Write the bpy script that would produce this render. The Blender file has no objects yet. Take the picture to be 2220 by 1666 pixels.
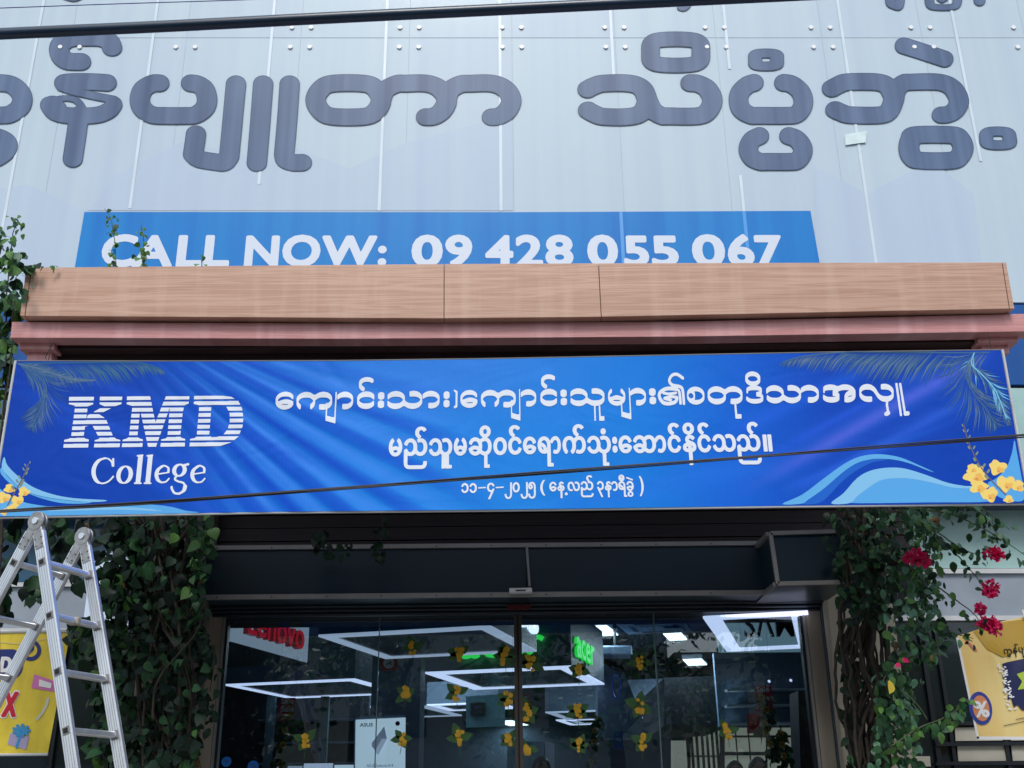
import bpy, math, random
import numpy as np
from mathutils import Vector, Matrix, Euler
random.seed(7); rng = np.random.default_rng(7)
scene = bpy.context.scene
COL = scene.collection
R_ = math.radians

# ------------------------------------------------------------------ camera
W_, H_ = 2220.0, 1666.0
F_PX = 2370.0
PITCH, ROLL = 21.5, -0.6
CAM_Z = 1.6
cam = bpy.data.cameras.new('camera')
cam.lens = F_PX / W_ * 36.0; cam.sensor_width = 36.0
cam.clip_start = 0.05; cam.clip_end = 2000
camo = bpy.data.objects.new('camera', cam); COL.objects.link(camo)
camo.location = (0, 0, CAM_Z)
MROT = Matrix.Rotation(R_(90 + PITCH), 3, 'X') @ Matrix.Rotation(R_(ROLL), 3, 'Z')
camo.rotation_euler = MROT.to_euler()
scene.camera = camo

# ------------------------------------------------------------------ light
world = bpy.data.worlds.new("World"); scene.world = world; world.use_nodes = True
wn = world.node_tree; wn.nodes.clear()
sky = wn.nodes.new('ShaderNodeTexSky'); sky.sky_type = 'NISHITA'; sky.sun_disc = False
SUN_EL, SUN_AZ = 50.0, 183.0           # azimuth clockwise from +Y: behind the camera, to its left
sky.sun_elevation = R_(SUN_EL); sky.sun_rotation = R_(SUN_AZ)
sky.air_density = 1.0; sky.dust_density = 2.5; sky.ozone_density = 1.0
bg = wn.nodes.new('ShaderNodeBackground'); bg.inputs[1].default_value = 0.12
wo = wn.nodes.new('ShaderNodeOutputWorld')
# thin cloud cover mixed evenly into the sky
tcn = wn.nodes.new('ShaderNodeTexCoord'); mpn = wn.nodes.new('ShaderNodeMapping'); mpn.inputs['Scale'].default_value = (1, 1, 2.2)
nzn = wn.nodes.new('ShaderNodeTexNoise'); nzn.inputs['Scale'].default_value = 2.3; nzn.inputs['Detail'].default_value = 6
crn = wn.nodes.new('ShaderNodeValToRGB'); crn.color_ramp.elements[0].position = .42; crn.color_ramp.elements[1].position = .62
mxn = wn.nodes.new('ShaderNodeMix'); mxn.data_type = 'RGBA'; mxn.inputs[7].default_value = (6.0, 6.9, 7.7, 1)
wn.links.new(tcn.outputs['Generated'], mpn.inputs[0]); wn.links.new(mpn.outputs[0], nzn.inputs['Vector'])
wn.links.new(nzn.outputs[0], crn.inputs[0]); wn.links.new(crn.outputs[0], mxn.inputs[0])
wn.links.new(sky.outputs[0], mxn.inputs[6]); wn.links.new(mxn.outputs[2], bg.inputs[0]); wn.links.new(bg.outputs[0], wo.inputs[0])
sun = bpy.data.lights.new('sun', 'SUN'); sun.energy = 1.4; sun.angle = R_(20); sun.color = (1, .985, .96)
suno = bpy.data.objects.new('sun', sun); COL.objects.link(suno)
sd_ = Vector((math.sin(R_(SUN_AZ)) * math.cos(R_(SUN_EL)), math.cos(R_(SUN_AZ)) * math.cos(R_(SUN_EL)), math.sin(R_(SUN_EL))))
suno.rotation_euler = sd_.to_track_quat('Z', 'Y').to_euler()
scene.view_settings.view_transform = 'Standard'; scene.view_settings.look = 'None'
scene.view_settings.exposure = 0.30; scene.view_settings.gamma = 1.0
scene.view_settings.use_curve_mapping = False
scene.render.engine = 'CYCLES'
scene.cycles.max_bounces = 8; scene.cycles.transparent_max_bounces = 12
scene.cycles.use_denoising = True

# ------------------------------------------------------------------ helpers
MR = np.array(MROT)
CAMP = np.array([0, 0, CAM_Z])
def rays(x, y):
    x = np.asarray(x, float); y = np.asarray(y, float)
    d = np.stack([(x - W_ / 2) / F_PX, -(y - H_ / 2) / F_PX, -np.ones_like(x)], -1)
    return d @ MR.T
def P(x, y, Y):                         # the point of the vertical plane at distance Y
    d = rays(x, y); return CAMP + d * (Y / d[..., 1])[..., None] if np.ndim(x) else CAMP + d * (Y / d[1])
def PZ(x, y, z):                        # the point of the horizontal plane at height z
    d = rays(x, y); return CAMP + d * ((z - CAM_Z) / d[..., 2])[..., None] if np.ndim(x) else CAMP + d * ((z - CAM_Z) / d[2])
def PN(x, y, p0, n):                    # the point of any plane
    d = rays(x, y); t = np.dot(np.asarray(p0) - CAMP, n) / (d @ np.asarray(n))
    return CAMP + d * (t[..., None] if np.ndim(x) else t)
def project(p):
    q = (np.asarray(p) - CAMP) @ MR
    return (W_ / 2 + F_PX * q[0] / -q[2], H_ / 2 - F_PX * q[1] / -q[2])

def tag(o, label=None, cat=None, group=None, kind=None):
    if label: o['label'] = label
    if cat: o['category'] = cat
    if group: o['group'] = group
    if kind: o['kind'] = kind
    return o
def empty(name, loc, label=None, cat=None, group=None):
    o = bpy.data.objects.new(name, None); COL.objects.link(o); o.location = [float(v) for v in loc]
    o.empty_display_size = .1
    return tag(o, label, cat, group)
def mesh_obj(name, verts, faces, mat, parent=None, smooth=False, mats=None, fm=None, local=False):
    me = bpy.data.meshes.new(name)
    v = np.asarray(verts, float).reshape(-1, 3)
    if parent is not None and not local: v = v - np.array(base_of(parent))
    me.from_pydata(v.tolist(), [], [list(map(int, f)) for f in faces]); me.update()
    for m in (mats or [mat]): me.materials.append(m)
    if fm is not None: me.polygons.foreach_set('material_index', fm)
    if smooth: me.polygons.foreach_set('use_smooth', [True] * len(me.polygons))
    o = bpy.data.objects.new(name, me); COL.objects.link(o)
    if parent is not None: o.parent = parent
    return o
def base_of(o):
    v = Vector((0, 0, 0))
    while o is not None: v += o.location; o = o.parent
    return v
def inst(name, me, parent, mat4):       # shared-mesh copy placed by a world matrix
    o = bpy.data.objects.new(name, me); COL.objects.link(o)
    o.parent = parent
    o.matrix_local = Matrix.Translation(-base_of(parent)) @ mat4
    return o
class MB:
    def __init__(s): s.v = []; s.f = []; s.m = []
    def add(s, v, f, mi=0):
        b = len(s.v); s.v += [tuple(float(c) for c in p) for p in v]; s.f += [[i + b for i in q] for q in f]; s.m += [mi] * len(f)
    def box(s, lo, hi, mi=0):
        x0, y0, z0 = lo; x1, y1, z1 = hi
        s.add([(x0,y0,z0),(x1,y0,z0),(x1,y1,z0),(x0,y1,z0),(x0,y0,z1),(x1,y0,z1),(x1,y1,z1),(x0,y1,z1)], BOXF, mi)
    def prism(s, quad, off, mi=0):      # front polygon and its copy moved by off
        n = len(quad); q = [np.asarray(p, float) for p in quad]; o = np.asarray(off, float)
        v = q + [p + o for p in q]
        f = [list(range(n)), list(range(2 * n - 1, n - 1, -1))] + [[i, i + n, (i + 1) % n + n, (i + 1) % n] for i in range(n)]
        s.add(v, f, mi)
    def bar(s, a, b, w, h, up=(0, 0, 1), mi=0):
        a = Vector(a); b = Vector(b); d = (b - a).normalized(); u = Vector(up)
        sx = d.cross(u).normalized(); u = sx.cross(d).normalized()
        q = [a + sx * w / 2 * i + u * h / 2 * j for i, j in ((-1, -1), (1, -1), (1, 1), (-1, 1))]
        s.prism(q, b - a, mi)
    def tube(s, pts, r, n=8, mi=0, closed=False):
        pts = [Vector(p) for p in pts]; rr = r if hasattr(r, '__len__') else [r] * len(pts)
        rings = []; ref = Vector((0.13, 0.21, 1)).normalized()
        for i, p in enumerate(pts):
            d = (pts[min(i + 1, len(pts) - 1)] - pts[max(i - 1, 0)]).normalized()
            if abs(d.dot(ref)) > .98: rf = Vector((1, 0, 0))
            else: rf = ref
            a = d.cross(rf).normalized(); b = a.cross(d)
            rings.append([p + (a * math.cos(2 * math.pi * k / n) + b * math.sin(2 * math.pi * k / n)) * rr[i] for k in range(n)])
        v = [q for ring in rings for q in ring]
        f = [[i * n + k, i * n + (k + 1) % n, (i + 1) * n + (k + 1) % n, (i + 1) * n + k] for i in range(len(pts) - 1) for k in range(n)]
        f += [list(range(n - 1, -1, -1)), [(len(pts) - 1) * n + k for k in range(n)]]
        s.add(v, f, mi)
    def disc(s, c, nrm, r, t, n=16, mi=0):
        c = Vector(c); nrm = Vector(nrm).normalized(); a = nrm.orthogonal().normalized(); b = nrm.cross(a)
        q = [c + (a * math.cos(2 * math.pi * k / n) + b * math.sin(2 * math.pi * k / n)) * r for k in range(n)]
        s.prism(q, nrm * t, mi)
    def build(s, name, mat, parent=None, smooth=False, mats=None):
        return mesh_obj(name, s.v, s.f, mat, parent, smooth, mats, s.m if mats else None)
BOXF = [[0,3,2,1],[4,5,6,7],[0,1,5,4],[1,2,6,5],[2,3,7,6],[3,0,4,7]]
def bevel(o, w=.004, seg=2):
    m = o.modifiers.new('bevel', 'BEVEL'); m.width = w; m.segments = seg; m.limit_method = 'ANGLE'; m.angle_limit = R_(40); return o
def qbox(name, c, Y, depth, mat, parent=None, bev=0):   # slab whose front shows the four corners c
    b = MB(); b.prism([P(x, y, Y) for x, y in c], (0, depth, 0)); o = b.build(name, mat, parent)
    if bev: bevel(o, bev)
    return o
def catmull(pts, n=6, closed=False):
    p = [np.asarray(q, float) for q in pts]; out = []
    N = len(p); rngi = range(N if closed else N - 1)
    for i in rngi:
        if closed: a, b, c, d = p[(i-1) % N], p[i], p[(i+1) % N], p[(i+2) % N]
        else: a, b, c, d = p[max(i-1, 0)], p[i], p[i+1], p[min(i+2, N-1)]
        for k in range(n):
            t = k / n
            out.append(.5 * ((2*b) + (-a+c)*t + (2*a-5*b+4*c-d)*t*t + (-a+3*b-3*c+d)*t**3))
    if not closed: out.append(p[-1])
    return out

# ------------------------------------------------------------------ materials
def s2l(c):
    c = np.asarray(c, float) / 255.0
    return np.where(c <= .04045, c / 12.92, ((c + .055) / 1.055) ** 2.4)
def mat(name, col, rough=.5, metal=0, spec=.5, var=.0, vscale=(4, 4, 4), bump=0, bscale=40, coat=0, noise_detail=4, second=None, sub=0):
    m = bpy.data.materials.new(name); m.use_nodes = True; nt = m.node_tree; b = nt.nodes['Principled BSDF']
    b.inputs['Roughness'].default_value = rough; b.inputs['Metallic'].default_value = metal
    b.inputs['Specular IOR Level'].default_value = spec
    b.inputs['Base Color'].default_value = (*col, 1)
    if coat: b.inputs['Coat Weight'].default_value = coat; b.inputs['Coat Roughness'].default_value = .12
    if sub:
        b.inputs['Transmission Weight'].default_value = 0
    if var or second is not None or bump:
        tc = nt.nodes.new('ShaderNodeTexCoord'); mp = nt.nodes.new('ShaderNodeMapping'); mp.inputs['Scale'].default_value = vscale
        nt.links.new(tc.outputs['Object'], mp.inputs[0])
        nz = nt.nodes.new('ShaderNodeTexNoise'); nz.inputs['Scale'].default_value = 1; nz.inputs['Detail'].default_value = noise_detail
        nt.links.new(mp.outputs[0], nz.inputs['Vector'])
        cr = nt.nodes.new('ShaderNodeValToRGB'); cr.color_ramp.elements[0].position = .3; cr.color_ramp.elements[1].position = .7
        c2 = second if second is not None else tuple(min(1, c * (1 + var)) for c in col)
        c1 = col if second is not None else tuple(c * (1 - var) for c in col)
        cr.color_ramp.elements[0].color = (*c1, 1); cr.color_ramp.elements[1].color = (*c2, 1)
        nt.links.new(nz.outputs[0], cr.inputs[0]); nt.links.new(cr.outputs[0], b.inputs['Base Color'])
        if bump:
            bp = nt.nodes.new('ShaderNodeBump'); bp.inputs['Strength'].default_value = bump; bp.inputs['Distance'].default_value = .01
            n2 = nt.nodes.new('ShaderNodeTexNoise'); n2.inputs['Scale'].default_value = bscale; n2.inputs['Detail'].default_value = 3
            nt.links.new(tc.outputs['Object'], n2.inputs['Vector']); nt.links.new(n2.outputs[0], bp.inputs['Height']); nt.links.new(bp.outputs[0], b.inputs['Normal'])
    return m
def emis(name, col, strength):
    m = bpy.data.materials.new(name); m.use_nodes = True; nt = m.node_tree; b = nt.nodes['Principled BSDF']
    b.inputs['Base Color'].default_value = (*[c * .8 for c in col], 1)
    b.inputs['Emission Color'].default_value = (*col, 1); b.inputs['Emission Strength'].default_value = strength
    return m
def glass(name, tint=(.8, .86, .88), ior=1.5, rough=0.0):
    m = bpy.data.materials.new(name); m.use_nodes = True; nt = m.node_tree; nt.nodes.clear()
    o = nt.nodes.new('ShaderNodeOutputMaterial'); mx = nt.nodes.new('ShaderNodeMixShader'); f = nt.nodes.new('ShaderNodeFresnel'); f.inputs[0].default_value = ior
    t = nt.nodes.new('ShaderNodeBsdfTransparent'); t.inputs[0].default_value = (*tint, 1); g = nt.nodes.new('ShaderNodeBsdfGlossy'); g.inputs['Roughness'].default_value = rough
    nt.links.new(f.outputs[0], mx.inputs[0]); nt.links.new(t.outputs[0], mx.inputs[1]); nt.links.new(g.outputs[0], mx.inputs[2]); nt.links.new(mx.outputs[0], o.inputs[0])
    return m
def wood(name, c1, c2, c3, scale=1.0, rough=.42, streak=0):
    m = bpy.data.materials.new(name); m.use_nodes = True; nt = m.node_tree; b = nt.nodes['Principled BSDF']; N = nt.nodes.new; L = nt.links.new
    tc = N('ShaderNodeTexCoord'); mp = N('ShaderNodeMapping'); mp.inputs['Scale'].default_value = (.42 * scale, 1, 15 * scale); L(tc.outputs['Object'], mp.inputs[0])
    n0 = N('ShaderNodeTexNoise'); n0.inputs['Scale'].default_value = 1.6; n0.inputs['Detail'].default_value = 3; n0.inputs['Distortion'].default_value = .8; L(mp.outputs[0], n0.inputs['Vector'])
    mp2 = N('ShaderNodeMapping'); mp2.inputs['Scale'].default_value = (2.2 * scale, 1, 90 * scale); L(tc.outputs['Object'], mp2.inputs[0])
    n1 = N('ShaderNodeTexNoise'); n1.inputs['Scale'].default_value = 1; n1.inputs['Detail'].default_value = 4; n1.inputs['Distortion'].default_value = .6; L(mp2.outputs[0], n1.inputs['Vector'])
    ma = N('ShaderNodeMath'); ma.operation = 'MULTIPLY'; ma.inputs[1].default_value = 9; L(n0.outputs[0], ma.inputs[0])
    fr = N('ShaderNodeMath'); fr.operation = 'SINE'; mb = N('ShaderNodeMath'); mb.operation = 'MULTIPLY'; mb.inputs[1].default_value = 3.3; L(ma.outputs[0], mb.inputs[0]); L(mb.outputs[0], fr.inputs[0])
    mc = N('ShaderNodeMath'); mc.operation = 'MULTIPLY_ADD'; mc.inputs[1].default_value = .28; L(fr.outputs[0], mc.inputs[0]); L(n1.outputs[0], mc.inputs[2])
    cr = N('ShaderNodeValToRGB'); e = cr.color_ramp.elements; e[0].position = .15; e[0].color = (*c1, 1); e[1].position = .85; e[1].color = (*c3, 1); q = e.new(.5); q.color = (*c2, 1)
    L(mc.outputs[0], cr.inputs[0])
    if streak:
        mp3 = N('ShaderNodeMapping'); mp3.inputs['Scale'].default_value = (9, 1, 1.1); L(tc.outputs['Object'], mp3.inputs[0])
        n3 = N('ShaderNodeTexNoise'); n3.inputs['Scale'].default_value = 1; n3.inputs['Detail'].default_value = 6; L(mp3.outputs[0], n3.inputs['Vector'])
        c5 = N('ShaderNodeValToRGB'); c5.color_ramp.elements[0].position = .5; c5.color_ramp.elements[1].position = .75; L(n3.outputs[0], c5.inputs[0])
        mx = N('ShaderNodeMix'); mx.data_type = 'RGBA'; mx.inputs[7].default_value = (min(1, c3[0]*1.25), min(1, c3[1]*1.45), min(1, c3[2]*1.5), 1)
        ms = N('ShaderNodeMath'); ms.operation = 'MULTIPLY'; ms.inputs[1].default_value = streak; L(c5.outputs[0], ms.inputs[0]); L(ms.outputs[0], mx.inputs[0]); L(cr.outputs[0], mx.inputs[6]); L(mx.outputs[2], b.inputs['Base Color'])
    else: L(cr.outputs[0], b.inputs['Base Color'])
    b.inputs['Roughness'].default_value = rough
    bp = N('ShaderNodeBump'); bp.inputs['Strength'].default_value = .06; bp.inputs['Distance'].default_value = .004; L(mc.outputs[0], bp.inputs['Height']); L(bp.outputs[0], b.inputs['Normal'])
    return m
def print_mat(name, rough=.4, coat=0, ribs=0):          # flat print: colour comes from the artwork attribute
    m = bpy.data.materials.new(name); m.use_nodes = True; nt = m.node_tree; b = nt.nodes['Principled BSDF']
    a = nt.nodes.new('ShaderNodeAttribute'); a.attribute_name = 'artwork'; nt.links.new(a.outputs['Color'], b.inputs['Base Color'])
    b.inputs['Roughness'].default_value = rough; b.inputs['Specular IOR Level'].default_value = .14
    if ribs:
        tc = nt.nodes.new('ShaderNodeTexCoord'); wv = nt.nodes.new('ShaderNodeTexWave'); wv.inputs['Scale'].default_value = ribs; wv.bands_direction = 'X'
        wv.inputs['Distortion'].default_value = .3
        bp = nt.nodes.new('ShaderNodeBump'); bp.inputs['Strength'].default_value = .12; bp.inputs['Distance'].default_value = .002
        nt.links.new(tc.outputs['Object'], wv.inputs['Vector']); nt.links.new(wv.outputs[1], bp.inputs['Height'])
        mp = nt.nodes.new('ShaderNodeMapping'); mp.inputs['Rotation'].default_value = (0, .5, 0); mp.inputs['Scale'].default_value = (1.1, 1, 1.7)
        nz = nt.nodes.new('ShaderNodeTexNoise'); nz.inputs['Scale'].default_value = 1.7; nz.inputs['Detail'].default_value = 2; nz.inputs['Distortion'].default_value = 1.2
        b2 = nt.nodes.new('ShaderNodeBump'); b2.inputs['Strength'].default_value = .3; b2.inputs['Distance'].default_value = .03
        nt.links.new(tc.outputs['Object'], mp.inputs[0]); nt.links.new(mp.outputs[0], nz.inputs['Vector']); nt.links.new(nz.outputs[0], b2.inputs['Height']); nt.links.new(bp.outputs[0], b2.inputs['Normal']); nt.links.new(b2.outputs[0], b.inputs['Normal'])
    return m
def film_mat(name, base, dark, coat=.6, rough=.35, mottle=.5):   # printed film: vertical tone bands of the print and dirt runs
    m = bpy.data.materials.new(name); m.use_nodes = True; nt = m.node_tree; b = nt.nodes['Principled BSDF']; N = nt.nodes.new; L = nt.links.new
    tc = N('ShaderNodeTexCoord'); mp = N('ShaderNodeMapping'); mp.inputs['Scale'].default_value = (5.5, 1, .12); L(tc.outputs['Object'], mp.inputs[0])
    n = N('ShaderNodeTexNoise'); n.inputs['Scale'].default_value = 1; n.inputs['Detail'].default_value = 3; L(mp.outputs[0], n.inputs['Vector'])
    n2 = N('ShaderNodeTexNoise'); n2.inputs['Scale'].default_value = .7; n2.inputs['Detail'].default_value = 4; L(tc.outputs['Object'], n2.inputs['Vector'])
    ad = N('ShaderNodeMath'); ad.operation = 'ADD'; ml = N('ShaderNodeMath'); ml.operation = 'MULTIPLY'; ml.inputs[1].default_value = mottle
    L(n2.outputs[0], ml.inputs[0]); L(n.outputs[0], ad.inputs[0]); L(ml.outputs[0], ad.inputs[1])
    cr = N('ShaderNodeValToRGB'); e = cr.color_ramp.elements; e[0].position = .5; e[0].color = (*dark, 1); e[1].position = .9; e[1].color = (*base, 1)
    L(ad.outputs[0], cr.inputs[0]); L(cr.outputs[0], b.inputs['Base Color'])
    b.inputs['Roughness'].default_value = rough
    b.inputs['Coat Weight'].default_value = coat * .3; b.inputs['Coat Roughness'].default_value = .08; b.inputs['Specular IOR Level'].default_value = .25
    return m

M = {}
M['film'] = film_mat('film', (.545, .665, .745), (.495, .615, .72), coat=.35)
M['film_b'] = film_mat('film_b', (.535, .65, .745), (.485, .60, .72), coat=.35)
M['film_patch'] = film_mat('film_patch', (.515, .63, .75), (.475, .58, .73), coat=.35)
M['film_ink'] = film_mat('film_ink', (.135, .20, .33), (.055, .095, .19), coat=.45)
M['film_blue'] = film_mat('film_blue', (.012, .25, .66), (.004, .18, .60), coat=.3)
M['film_white'] = mat('film_white', (.68, .76, .88), .35, coat=.35)
M['film_tape'] = mat('film_tape', (.66, .77, .86), .3, var=.06, vscale=(1, 1, 3))
M['bolt'] = mat('bolt', (.9, .91, .92), .25)
M['bolt_ring'] = mat('bolt_ring', (.45, .48, .52), .4)
M['backing'] = mat('backing', (.42, .47, .53), .7)
M['band_blue'] = film_mat('band_blue', (.012, .10, .36), (.008, .07, .28), coat=.4)
M['grey_green'] = mat('grey_green', (.36, .56, .54), .35, var=.08, coat=.3)
M['grey_panel'] = mat('grey_panel', (.30, .35, .42), .3, var=.12, coat=.3)
M['strip_white'] = mat('strip_white', (.6, .62, .64), .45, var=.08)
M['dark_gap'] = mat('dark_gap', (.012, .014, .02), .8)
M['wood'] = wood('wood', (.51, .29, .20), (.58, .345, .245), (.64, .405, .30), streak=.28)
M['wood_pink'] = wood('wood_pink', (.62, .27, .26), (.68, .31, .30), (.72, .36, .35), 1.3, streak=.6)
M['wood_shaded'] = wood('wood_shaded', (.040, .016, .018), (.055, .022, .022), (.075, .03, .03), 1.0, .6)  # shade under the canopy put into the wood colour
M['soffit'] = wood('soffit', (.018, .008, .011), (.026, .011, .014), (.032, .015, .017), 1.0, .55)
M['signbox'] = mat('signbox', (.005, .021, .034), .42, coat=.1, var=.25, vscale=(.8, .8, .8))
M['alu'] = mat('alu', (.62, .64, .67), .36, metal=.85, var=.1, vscale=(14, 14, 1.5), bump=.05, bscale=90)
M['alu_dull'] = mat('alu_dull', (.27, .265, .26), .5, metal=.35, var=.12)
M['rail'] = mat('rail', (.80, .82, .85), .3, metal=.8, var=.12, vscale=(12, 12, 2), bump=.05, bscale=60)
M['hinge'] = mat('hinge', (.36, .36, .36), .42, metal=.7, var=.2, vscale=(30, 30, 30), bump=.2, bscale=120)
M['hole'] = mat('hole', (.01, .01, .012), .6)
M['shutter'] = mat('shutter', (.014, .024, .034), .45, metal=.3, var=.2)
M['frame_dark'] = mat('frame_dark', (.02, .025, .032), .4, metal=.3)
M['frame_brown'] = mat('frame_brown', (.09, .075, .065), .4, metal=.4)
M['frame_blue'] = mat('frame_blue', (.07, .11, .145), .4, metal=.3, var=.1)
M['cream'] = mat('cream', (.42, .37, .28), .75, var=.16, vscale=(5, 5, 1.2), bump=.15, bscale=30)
M['jamb'] = mat('jamb', (.30, .255, .20), .7, var=.15, vscale=(6, 6, 1), bump=.1, bscale=30)
M['glass'] = glass('glass', (.76, .85, .88), 2.0)
M['glass_edge'] = mat('glass_edge', (.10, .17, .18), .3, coat=.2)
M['window'] = mat('window', (.012, .022, .03), .06, spec=.6, coat=.6)
M['window_blue'] = mat('window_blue', (.03, .10, .18), .08, coat=.7)
M['int_wall'] = mat('int_wall', (.13, .21, .30), .7, var=.1)
M['int_ceiling'] = mat('int_ceiling', (.07, .09, .13), .8, var=.15)
M['int_floor'] = mat('int_floor', (.22, .23, .25), .25, var=.1)
M['int_dark'] = mat('int_dark', (.015, .018, .025), .5)
M['int_beige'] = mat('int_beige', (.52, .50, .42), .7, var=.1)
M['box_grey'] = mat('box_grey', (.15, .22, .31), .5, var=.06)
M['box_teal'] = mat('box_teal', (.075, .16, .19), .4, var=.06)
M['box_white'] = mat('box_white', (.72, .79, .88), .4, var=.04)
M['pale_glow'] = emis('pale_glow', (.50, .60, .75), .38)
M['box_under'] = mat('box_under', (.035, .075, .085), .3, coat=.5)
M['led'] = emis('led', (.70, .74, 1.0), 1.1)
M['led_soft'] = emis('led_soft', (.62, .70, .92), .55)
M['panel_light'] = emis('panel_light', (.93, 1.0, .98), 2.2)
M['window_light'] = emis('window_light', (.95, .9, .72), .16)
M['sign_red'] = mat('sign_red', (.62, .015, .025), .35)
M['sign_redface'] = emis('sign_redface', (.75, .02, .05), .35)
M['sign_green'] = emis('sign_green', (.02, .75, .08), .9)
M['sign_white'] = emis('sign_white', (.85, .9, 1.0), 1.4)
M['sign_black'] = mat('sign_black', (.008, .008, .01), .3)
M['maroon'] = mat('maroon', (.58, .02, .05), .5)
M['card_white'] = mat('card_white', (.85, .86, .88), .5)
M['screen'] = emis('screen', (.72, .86, 1.0), .62)
M['cable'] = mat('cable', (.008, .028, .06), .38, var=.2, vscale=(3, 3, 3), coat=.3)
M['cable_blue'] = mat('cable_blue', (.03, .04, .25), .5)
M['cable_grey'] = mat('cable_grey', (.035, .037, .045), .55)
M['leaf_dark'] = mat('leaf_dark', (.006, .026, .012), .5, spec=.3, var=.4, vscale=(9, 9, 9))
M['leaf_mid'] = mat('leaf_mid', (.022, .078, .026), .5, spec=.3, var=.4, vscale=(9, 9, 9))
M['leaf_light'] = mat('leaf_light', (.085, .20, .045), .5, spec=.3, var=.3, vscale=(9, 9, 9))
M['leaf_grey'] = mat('leaf_grey', (.06, .15, .085), .48, spec=.4, var=.35, vscale=(9, 9, 9))
M['leaf_yellow'] = mat('leaf_yellow', (.55, .42, .03), .5, var=.2)
M['stem'] = mat('stem', (.045, .035, .026), .85, var=.3, vscale=(20, 20, 20), bump=.3)
M['stem_green'] = mat('stem_green', (.06, .09, .03), .7, var=.3, vscale=(20, 20, 20))
M['petal'] = mat('petal', (.72, .012, .13), .5, var=.25, vscale=(25, 25, 25))
M['sun_petal'] = mat('sun_petal', (.62, .36, .015), .5, var=.15, vscale=(30, 30, 30))
M['sun_core'] = mat('sun_core', (.35, .14, .01), .6)
M['decal_leaf'] = mat('decal_leaf', (.035, .11, .03), .45, var=.25, vscale=(30, 30, 30))
M['skin'] = mat('skin', (.28, .16, .10), .5)
M['hair'] = mat('hair', (.006, .006, .007), .45)
M['shirt'] = mat('shirt', (.03, .035, .05), .8, var=.15)
M['green_paint'] = mat('green_paint', (.01, .19, .10), .4)
M['asphalt'] = mat('asphalt', (.05, .05, .052), .9, var=.25, vscale=(3, 3, 3), bump=.4, bscale=60)
M['concrete'] = mat('concrete', (.27, .26, .25), .85, var=.15, vscale=(2, 2, 2), bump=.2, bscale=30)
M['road_paint'] = mat('road_paint', (.7, .7, .68), .7, var=.1)
M['bark'] = mat('bark', (.07, .05, .035), .9, var=.3, bump=.6, bscale=15)
M['far_wall'] = mat('far_wall', (.42, .40, .36), .8, var=.12)
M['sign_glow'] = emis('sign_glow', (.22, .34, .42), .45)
M['groove'] = mat('groove', (.38, .39, .42), .4, metal=.6)
M['seal'] = mat('seal', (.44, .53, .62), .6)
M['leaf_deep'] = mat('leaf_deep', (.004, .016, .010), .55, spec=.25, var=.5, vscale=(9, 9, 9))
M['film_edge'] = film_mat('film_edge', (.07, .11, .20), (.04, .07, .14), coat=.4)
M['plate'] = mat('plate', (.10, .008, .014), .5)
M['leaf_dead'] = mat('leaf_dead', (.16, .09, .03), .8, var=.3)
M['rope'] = mat('rope', (.03, .03, .03), .8)

# ------------------------------------------------------------------ artwork tools (shapes drawn on a plane as real sheets)
VX, VY = 1047.0, -5205.0
def lean(x, y, ym): return x + (x - VX) / (ym - VY) * (y - ym)
_gl = {}
def glyph_loops(ch):
    if ch in _gl: return _gl[ch]
    cu = bpy.data.curves.new('t', 'FONT'); cu.body = ch; cu.size = 1; cu.resolution_u = 4; cu.fill_mode = 'NONE'
    o = bpy.data.objects.new('t', cu); COL.objects.link(o); bpy.context.view_layer.update()
    me = o.evaluated_get(bpy.context.evaluated_depsgraph_get()).to_mesh()
    vs = [(v.co.x, v.co.y) for v in me.vertices]; nb = {}
    for e in me.edges:
        a, b = e.vertices; nb.setdefault(a, []).append(b); nb.setdefault(b, []).append(a)
    seen = set(); loops = []
    for s in nb:
        if s in seen: continue
        lp = [s]; seen.add(s); cur = s
        while True:
            nx = [k for k in nb[cur] if k not in seen]
            if not nx: break
            cur = nx[0]; seen.add(cur); lp.append(cur)
        if len(lp) > 2: loops.append(np.array([vs[k] for k in lp]))
    bpy.data.objects.remove(o); bpy.data.curves.remove(cu)
    _gl[ch] = loops
    return loops
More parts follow.
